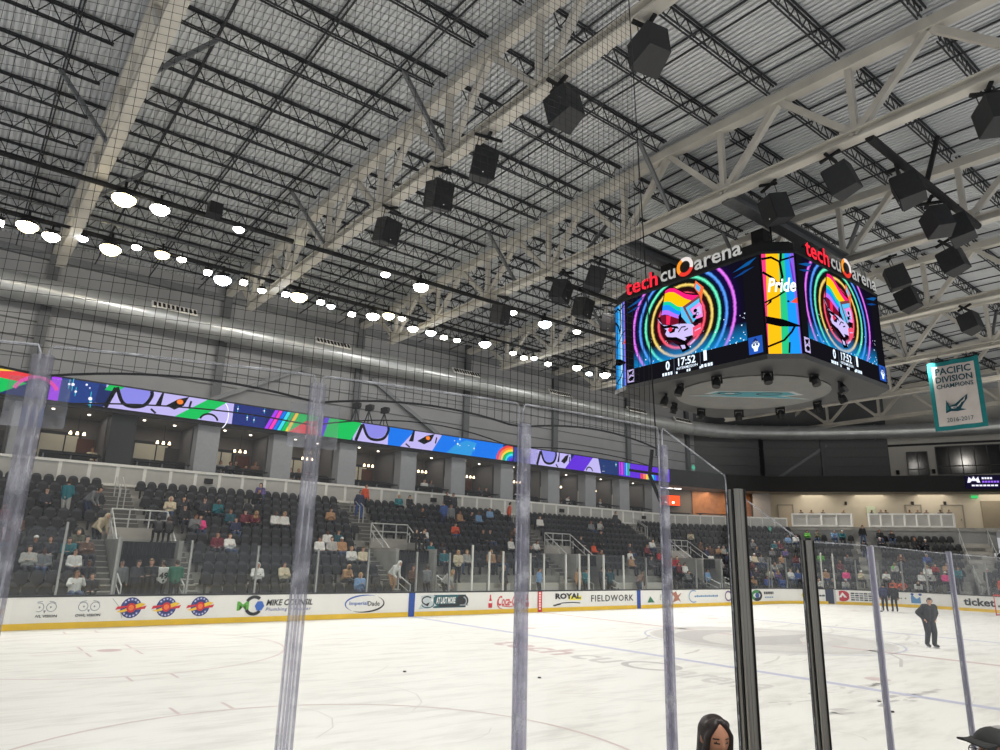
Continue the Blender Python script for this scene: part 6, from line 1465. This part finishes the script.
# corner and end blocks
def block_person(b, kk, u, p, top, hair, style, label_place, rz=0., skin=0):
    t = b.back(kk)+.45; q = b.pt(u, t); ang = math.atan2(b.o.y, b.o.x)-PI/2
    if p in SITS+['up']: taken.append((q.x, q.y))
    q2 = b.pt(u, t+.08)
    hn = {'hair': HN[hair], 'longhair': 'long haired', 'cap': 'capped', 'hood': 'hooded'}[style]; hm = HAIR[hair] if style in ('hair', 'longhair') else C['wht' if style == 'cap' else top]
    person(p, (q2.x, q2.y, b.z(kk)), ang+rz+prnd.uniform(-.3, .3), C[top], C[prnd.choice(['dk', 'jean', 'blk'])], hm, uniq('%s person, %s top, %s, %s row, %s' % (hn, CN[top], PV[p], nth(kk), label_place)), style, skin, prnd.uniform(.95, 1.05), 'corner and end spectators')
q = random.Random(21)
pal = ['wht', 'lgr', 'dk', 'blk', 'red', 'mar', 'teal', 'blu', 'lblu', 'tan', 'brn', 'navy', 'gry', 'crm', 'wht', 'pur']
for kk in range(0, 7):
    u0, u1 = BC.clip(BC.back(kk)+.4); u = min(u0, u1)+.6
    while u < max(u0, u1)-.5:
        dens = .62 if kk < 4 else (.45 if kk < 6 else .18)
        if q.random() < dens: block_person(BC, kk, u, q.choice(SITS), q.choice(pal), q.randrange(6), q.choice(['hair', 'hair', 'longhair', 'cap']), 'far corner block', skin=q.randrange(3))
        u += .55
ED = [(0, .6, 'wht'), (0, 1.5, 'wht'), (1, .9, 'red'), (1, 2.2, 'tan'), (0, 2.6, 'dk'), (0, 3.4, 'lgr'), (1, 3.6, 'pink'), (2, 1.6, 'brn'), (2, 3.3, 'mar'), (1, 4.6, 'crm'), (0, 5.2, 'wht'), (3, 2.0, 'lime'), (0, 6.6, 'org'), (1, 6.3, 'wht'), (1, 7.3, 'blk'), (0, 8.2, 'wht'), (0, 8.8, 'gry'), (1, 8.6, 'wht'), (1, 9.2, 'lgr'), (2, 9.6, 'red'), (1, 10.1, 'pink'), (2, 10.4, 'tan'), (0, 10.2, 'dk'), (3, 7.6, 'brn'), (2, 7.0, 'lgr'), (6, 2.0, 'olive'), (6, 3.2, 'lblu'), (6, 3.8, 'teal'), (6, 1.2, 'lime'), (6, 6.6, 'blk'), (5, 6.5, 'dk'), (6, 7.4, 'dk'), (5, 8.9, 'blk'), (5, 9.6, 'dk'), (3, 9.3, 'blu'), (3, 3.9, 'gry')]
for kk, u, t in ED:
    u0, u1 = BD.clip(BD.back(kk)+.4)
    if u < u0+.2 or u > u1-.2 or abs(u-STD) < .75 or u > STE-1.1: continue
    block_person(BD, kk, u, q.choice(SITS), t, q.randrange(6), q.choice(['hair', 'hair', 'longhair', 'cap']), 'end block', skin=q.randrange(3))
block_person(BD, 1, 9.0, 'front', 'wht', 3, 'hair', 'end block, upright'); block_person(BD, 1, 10.9, 'front', 'teal', 1, 'hair', 'end block, near the wide steps'); block_person(BD, 0, 7.2, 'up', 'org', 1, 'hair', 'end block, arms raised')
block_person(BD, 6, STD, 'walk', 'blk', 5, 'hair', 'end block on the narrow steps', PI*.1); block_person(BD, 4, STD-.1, 'walk', 'blk', 5, 'hair', 'end block lower on the narrow steps', PI)
block_person(BD, 0, STE+.2, 'stand', 'org', 1, 'hair', 'end block by the wide steps'); block_person(BD, 1, STE-.4, 'walk', 'dk', 1, 'cap', 'end block on the wide steps')
for i in range(3): block_person(BE, 1+i, 1.2+.9*i, 'lap', ('wht', 'mar', 'gry')[i], i+1, 'hair', 'right end block')
# people along the end parapet
for i, u in enumerate((.9, 1.7, 2.6, 4.2, 6.3, 7.0, 7.4, 9.1, 9.7, 10.3, 11.3, 11.9)):
    b = BD.pt(u, -1.0); ang = math.atan2(BD.o.y, BD.o.x)-PI/2
    if u > STE-.4: b = BD.pt(STE-1.3-(i-9)*.5, -1.0)
    person(('front', 'stand')[i % 2], (b.x, b.y, 5.88), ang+prnd.uniform(-.8, .8), C[['blk', 'tan', 'dk', 'brn', 'navy', 'dk'][i % 6]], C['dk'], HAIR[i % 5], 'person in %s top behind the white end parapet, %s from the left' % (CN[['blk', 'tan', 'dk', 'brn', 'navy', 'dk'][i % 6]], nth(i)), 'hair', i % 3, .86)
# people in the suites
SUI = [(-13.7, 36.95, 'lap', 'gry', 1), (-13.2, 36.9, 'phone', 'dk', 1), (-12.7, 37.6, 'stand', 'blk', 5), (-12.2, 37.3, 'bend', 'blk', 5), (-11.8, 37.0, 'front', 'brn', 1), (-9.7, 37.0, 'lap', 'blk', 5), (-9.2, 37.0, 'talk', 'dk', 2), (-8.6, 36.9, 'lap', 'mar', 1), (-.5, 37.0, 'front', 'wht', 2), (.2, 37.3, 'turn', 'gry', 5), (4.0, 36.9, 'lap', 'dk', 5), (4.7, 37.0, 'talk', 'blk', 1), (7.5, 36.9, 'lap', 'wht', 2), (11.6, 36.9, 'lap', 'brn', 1), (12.5, 36.9, 'phone', 'wht', 5), (16.2, 36.9, 'lap', 'lgr', 3), (-19.9, 37.0, 'lap', 'crm', 2)]
for i, (x, y, p, t, h) in enumerate(SUI):
    zz = 5.88+(.27 if p in SITS else 0)
    person(p, (x, y, zz), prnd.uniform(-.4, .4), C[t], C['dk'], HAIR[h], 'person, %s top, %s in the suites, %s guest from the left' % (CN[t], PV[p], nth(sorted(s[0] for s in SUI).index(x))), 'hair', i % 3)

# remove the seats people sit on, then place the largest 300 as seats of their own
def free(s): return all((s[1]-x)**2+(s[2]-y)**2 > .28**2 for x, y in taken)
seats = [s for s in seats if True]
vis = []; rest = []
for s in sorted(seats, key=lambda q: q[0]):
    if not free(s): continue
    px_, py_ = project((s[1], s[2], s[3]+.7))
    (vis if (len(vis) < 300 and -2 < px_ < 1002 and 0 < py_ < 750) else rest).append(s)
first = True
for s in vis:
    o = proto_seat if first else copy_tree(proto_seat); first = False
    o.location = (s[1], s[2], s[3]); o.rotation_euler.z = s[4]; tag(o, s[5], 'seat', 'arena seats')
k = M(); GG = []
for fn, mm in ((back_geo, SEATM), (pan_geo, PANM), (foot_geo, SEATF)): g = M(); fn(g); GG.append((g, mm))
for s in rest:
    c_, s_ = cos(s[4]), sin(s[4])
    for g, mm in GG: k.add([(s[1]+x*c_-y*s_, s[2]+x*s_+y*c_, s[3]+z) for x, y, z in g.v], g.f, mm)
o = k.build('arena_seating', SEATM); tag(o, 'remaining rows of charcoal seats farther along the stands', 'seating'); o['kind'] = 'stuff'

# ================================================================ figures on the ice and by the near glass
BLKC = mat('black_tracksuit', srgb(22, 23, 27), .75, noise=.12, nscale=14)
def skate_parts(F_, root):
    """boots with blades"""
    for sg in (-1, 1):
        an, to = V(F_.J['ank%d' % sg]), V(F_.J['toe%d' % sg]); d = (V((to.x, to.y, 0))-V((an.x, an.y, 0))).normalized()
        k = M(); m_ = V((an.x, an.y, 0))+d*.07; k.beam(m_-d*.15+V((0, 0, -.025)), m_+d*.16+V((0, 0, -.025)), .006, .03); k.beam(m_-d*.1+V((0, 0, .0)), m_+d*.11+V((0, 0, .0)), .03, .03); k.build('skate_blade', pa(200, 200, 204), root)
def big_person(name_label, J, hR, loc, rz, voxel, top, legs, hair, scale=1., skin=0, style='hair', skates=False, group=None):
    F_ = Fig(J, voxel, hR, True, J.get('slim', 1.0)); root = bpy.data.objects.new('person', F_.me); COL.objects.link(root); root.location = loc; root.rotation_euler.z = rz; root.scale = (scale,)*3
    F_.me.materials[0] = SKINS[skin]; g = garments(F_, voxel, J.get('coat', True))
    for nm, m_ in (('jacket', top), ('trousers', legs), ('shoes', pa(30, 30, 34)), (style, hair)):
        if nm is None: continue
        me = g[nm]; me.materials[0] = m_; c = bpy.data.objects.new('hair' if nm == 'longhair' else nm, me); COL.objects.link(c); c.parent = root
    if skates: skate_parts(F_, root)
    tag(root, name_label, 'person', group); return root, F_
J, R_ = stand(.24, 'hips', .05, .25, -.3, .05); J['slim'] = 1.2; J['coat'] = .03
big_person('linesman in black tracksuit on skates, hands on hips, leaning forward', J, R_, (3.07, 8.46, .04), -.62, .013, BLKC, BLKC, HAIR[0], 1.0, 0, 'hair', True)
for i, (x, y, lb) in enumerate(((22.75, 18.55, 'dark clad skater farther away, left of the pair'), (22.95, 18.05, 'dark clad skater farther away, right of the pair'))):
    J, R_ = stand(.12, 'side', .12 if i else -.12, .1, 0, .05)
    big_person(lb, J, R_, (x, y, .04), 2.2 if i else 1.9, .018, C['navy'] if i == 0 else BLKC, BLKC, HAIR[5], 1.0, 1, 'hair', True)
k = M(); k.tube([(22.35, 18.6, .03), (22.5, 18.6, 1.0)], .015, 6); k.box((22.3, 18.6, .04), (.28, .03, .07)); tag(k.build('hockey_stick', pa(60, 60, 64)), 'thin stick held by the left far skater', 'stick')
# woman by the near glass looking down
J, R_ = stand(.02, 'front', 0, .2, 0); J['slim'] = .86
wy = math.atan2(-.28, -.96)
root, F_ = big_person('long dark haired woman looking down in front of the near glass', J, R_, (-21.99, -.20, .542), -.5, .008, pa(150, 146, 138), C['dk'], HAIR[0], .84, 1, None)
hc, hb_ = F_.hc, F_.hR
hm = M()
def hp_(x, y, z): return hc+hb_ @ V((x, y, z))
capsule(hm, hp_(0, .022, .03), hp_(0, .03, .0), .094, .09, 20); capsule(hm, hp_(0, .04, .0), hp_(0, .055, -.16), .086, .08, 16); capsule(hm, hp_(0, .06, -.14), hp_(0, .06, -.34), .085, .06, 14)
for sg in (-1, 1):
    capsule(hm, hp_(sg*.028, -.05, .094), hp_(sg*.07, -.05, .03), .018, .018); capsule(hm, hp_(sg*.07, -.05, .03), hp_(sg*.078, -.03, -.09), .019, .024); capsule(hm, hp_(sg*.078, -.03, -.09), hp_(sg*.092, -.05, -.3), .027, .024)
    capsule(hm, hp_(sg*.016, -.03, .1), hp_(sg*.05, -.02, .08), .026, .028)
hme = remesh(hm, .008, True, 3); hme.materials.append(mat('dark_shiny_hair', srgb(40, 31, 28), .5, noise=.35, nscale=30)); ho = bpy.data.objects.new('hair', hme); COL.objects.link(ho); ho.parent = root; ho['label'] = 'long dark hair with centre parting'
# man in a dark cap
J, R_ = stand(.02, 'side', 0, -.22, 0.0); 
root, F_ = big_person('grey haired man in a dark cap and glasses at the lower right corner', J, R_, (-21.75, -1.425, .542), -.0, .008, pa(92, 26, 34), C['dk'], HAIR[4], .92, 2, 'hair')
root.rotation_euler.z = math.atan2(.60, -.80)+PI/2
hc, hb_ = F_.hc, F_.hR
cm = M(); n = 20; rings = []
vs = []; fs = []
for j in range(8):
    th = (PI/2)*j/7*.98; 
    for i in range(n): a = 2*PI*i/n; vs.append(hp_(.101*cos(th)*cos(a), .006+.122*cos(th)*sin(a),   .045+.078*sin(th)))
for j in range(7):
    for i in range(n): fs.append((j*n+i, j*n+(i+1) % n, (j+1)*n+(i+1) % n, (j+1)*n+i))
vs.append(hp_(0, .006, .124)); fs += [(7*n+i, 7*n+(i+1) % n, len(vs)-1) for i in range(n)]
cm.add(vs, fs)
cb = cm.build('cap', mat('dark_cap_cloth', srgb(44, 45, 44), .8, noise=.2, nscale=25), root, smooth=True)
bm_ = M(); A = []; Bq = []
for i in range(11):
    a = PI*(i/10); x = .085*cos(a); A.append(hp_(x, -.085-.0*sin(a), .052)); Bq.append(hp_(x*1.0, -.10-.085*sin(a), .040-.012*abs(cos(a))))
bm_.add(A+Bq+[q+V((0, 0, -.006)) for q in A+Bq], [(i, i+1, 12+i, 11+i) for i in range(10)]+[(22+i, 33+i, 34+i, 23+i) for i in range(10)]+[(11+i, 12+i, 34+i, 33+i) for i in range(10)])
bm_.build('cap_brim', mat('dark_cap_cloth', (0, 0, 0)), root)
gm = M()
for sg in (-1, 1):
    gm.tube([hp_(sg*.034+.024*cos(a*PI/6), -.108, .0+.018*sin(a*PI/6)) for a in range(13)], .002, 5); gm.tube([hp_(sg*.058, -.106, .004), hp_(sg*.082, -.0, .01)], .002, 5)
gm.tube([hp_(-.01, -.11, .004), hp_(.01, -.11, .004)], .002, 5); gm.build('glasses', BLACK, root)

# ================================================================ light
def spot(name, loc, tgt, e, ang, col=(1, .97, .92), rad_=.35, blend=.6):
    l = bpy.data.lights.new(name, 'SPOT'); l.energy = e; l.spot_size = rad(ang); l.spot_blend = blend; l.color = col; l.shadow_soft_size = rad_
    o = bpy.data.objects.new(name, l); COL.objects.link(o); o.location = loc; d = V(tgt)-V(loc); o.rotation_euler = d.to_track_quat('-Z', 'Y').to_euler(); return o
ICE_E = 4400
for i, x in enumerate((-26, -18, -10, -2, 6, 14, 22, 29)):
    spot('flood_spot', (x, 31.0, 15.3), (x, 17.5, 0), ICE_E, 84)
    spot('flood_spot', (x, -5.1, 15.3), (x, 8.5, 0), ICE_E*.95, 84)
for x in (-22, -9, 3, 14): spot('pipe_spot', (x, 24.7, 15.1), (x, 16, 0), ICE_E*.7, 90)
for x in (-24, -12, 0, 12, 24): spot('stand_spot', (x, 20.5, 15.5), (x, 32, 3.5), 500, 80, (1, .95, .88))
spot('stand_spot', (22, 14, 15.5), (34, 25, 4), 600, 90, (1, .95, .88)); spot('stand_spot', (26, 10, 15.5), (42, 20, 7), 900, 80, (1, .95, .86))
for i, x in enumerate((-27, -19, -11, -3, 5, 13, 21, 29)): spot('spill_spot', (x, 30.6, 15.2), (x, 40, 11.6), 620, 120, (1, .97, .92), .3, .9)
def area(name, loc, sx, sy, e, col=(1, .95, .86)):
    l = bpy.data.lights.new(name, 'AREA'); l.shape = 'RECTANGLE'; l.size = sx; l.size_y = sy; l.energy = e; l.color = col
    o = bpy.data.objects.new(name, l); COL.objects.link(o); o.location = loc; return o
for i in range(len(px)-1): area('suite_light', ((px[i]+px[i+1])/2, 37.8, 9.05), 2.2, 1.4, 17)
area('corner_suite_light', (28.5, 36.0, 9.05), 4, 1.5, 130, (1, .78, .55)); area('corner_suite_light', (32, 34.3, 9.05), 3, 1.2, 110, (1, .74, .5))
for p in ((36.9, 30.2), (39.6, 26.4), (42.2, 22.2), (44.6, 18.2)): area('concourse_light', (p[0], p[1], 9.05), 3.2, 2.6, 60, (1, .93, .80))
w = bpy.data.worlds.new('hall_ambient'); scene.world = w; w.use_nodes = True
bg = w.node_tree.nodes['Background']; bg.inputs[0].default_value = (.93, .96, 1, 1); bg.inputs[1].default_value = .48

# ================================================================ camera
cd = bpy.data.cameras.new('camera'); cam = bpy.data.objects.new('camera', cd); COL.objects.link(cam)
cd.sensor_fit = 'HORIZONTAL'; cd.sensor_width = 36; cd.lens = FPX/1000*36; cd.clip_start = .05; cd.clip_end = 500
cam.matrix_world = Matrix(((CR_.x, CU_.x, -CF_.x, cam_loc.x), (CR_.y, CU_.y, -CF_.y, cam_loc.y), (CR_.z, CU_.z, -CF_.z, cam_loc.z), (0, 0, 0, 1)))
scene.camera = cam
scene.view_settings.view_transform = 'Standard'; scene.view_settings.look = 'None'; scene.view_settings.exposure = 0; scene.view_settings.gamma = 1
scene.cycles.use_denoising = True
scene.cycles.max_bounces = 8; scene.cycles.diffuse_bounces = 3; scene.cycles.glossy_bounces = 3; scene.cycles.transparent_max_bounces = 16
scene.cycles.sample_clamp_indirect = 6
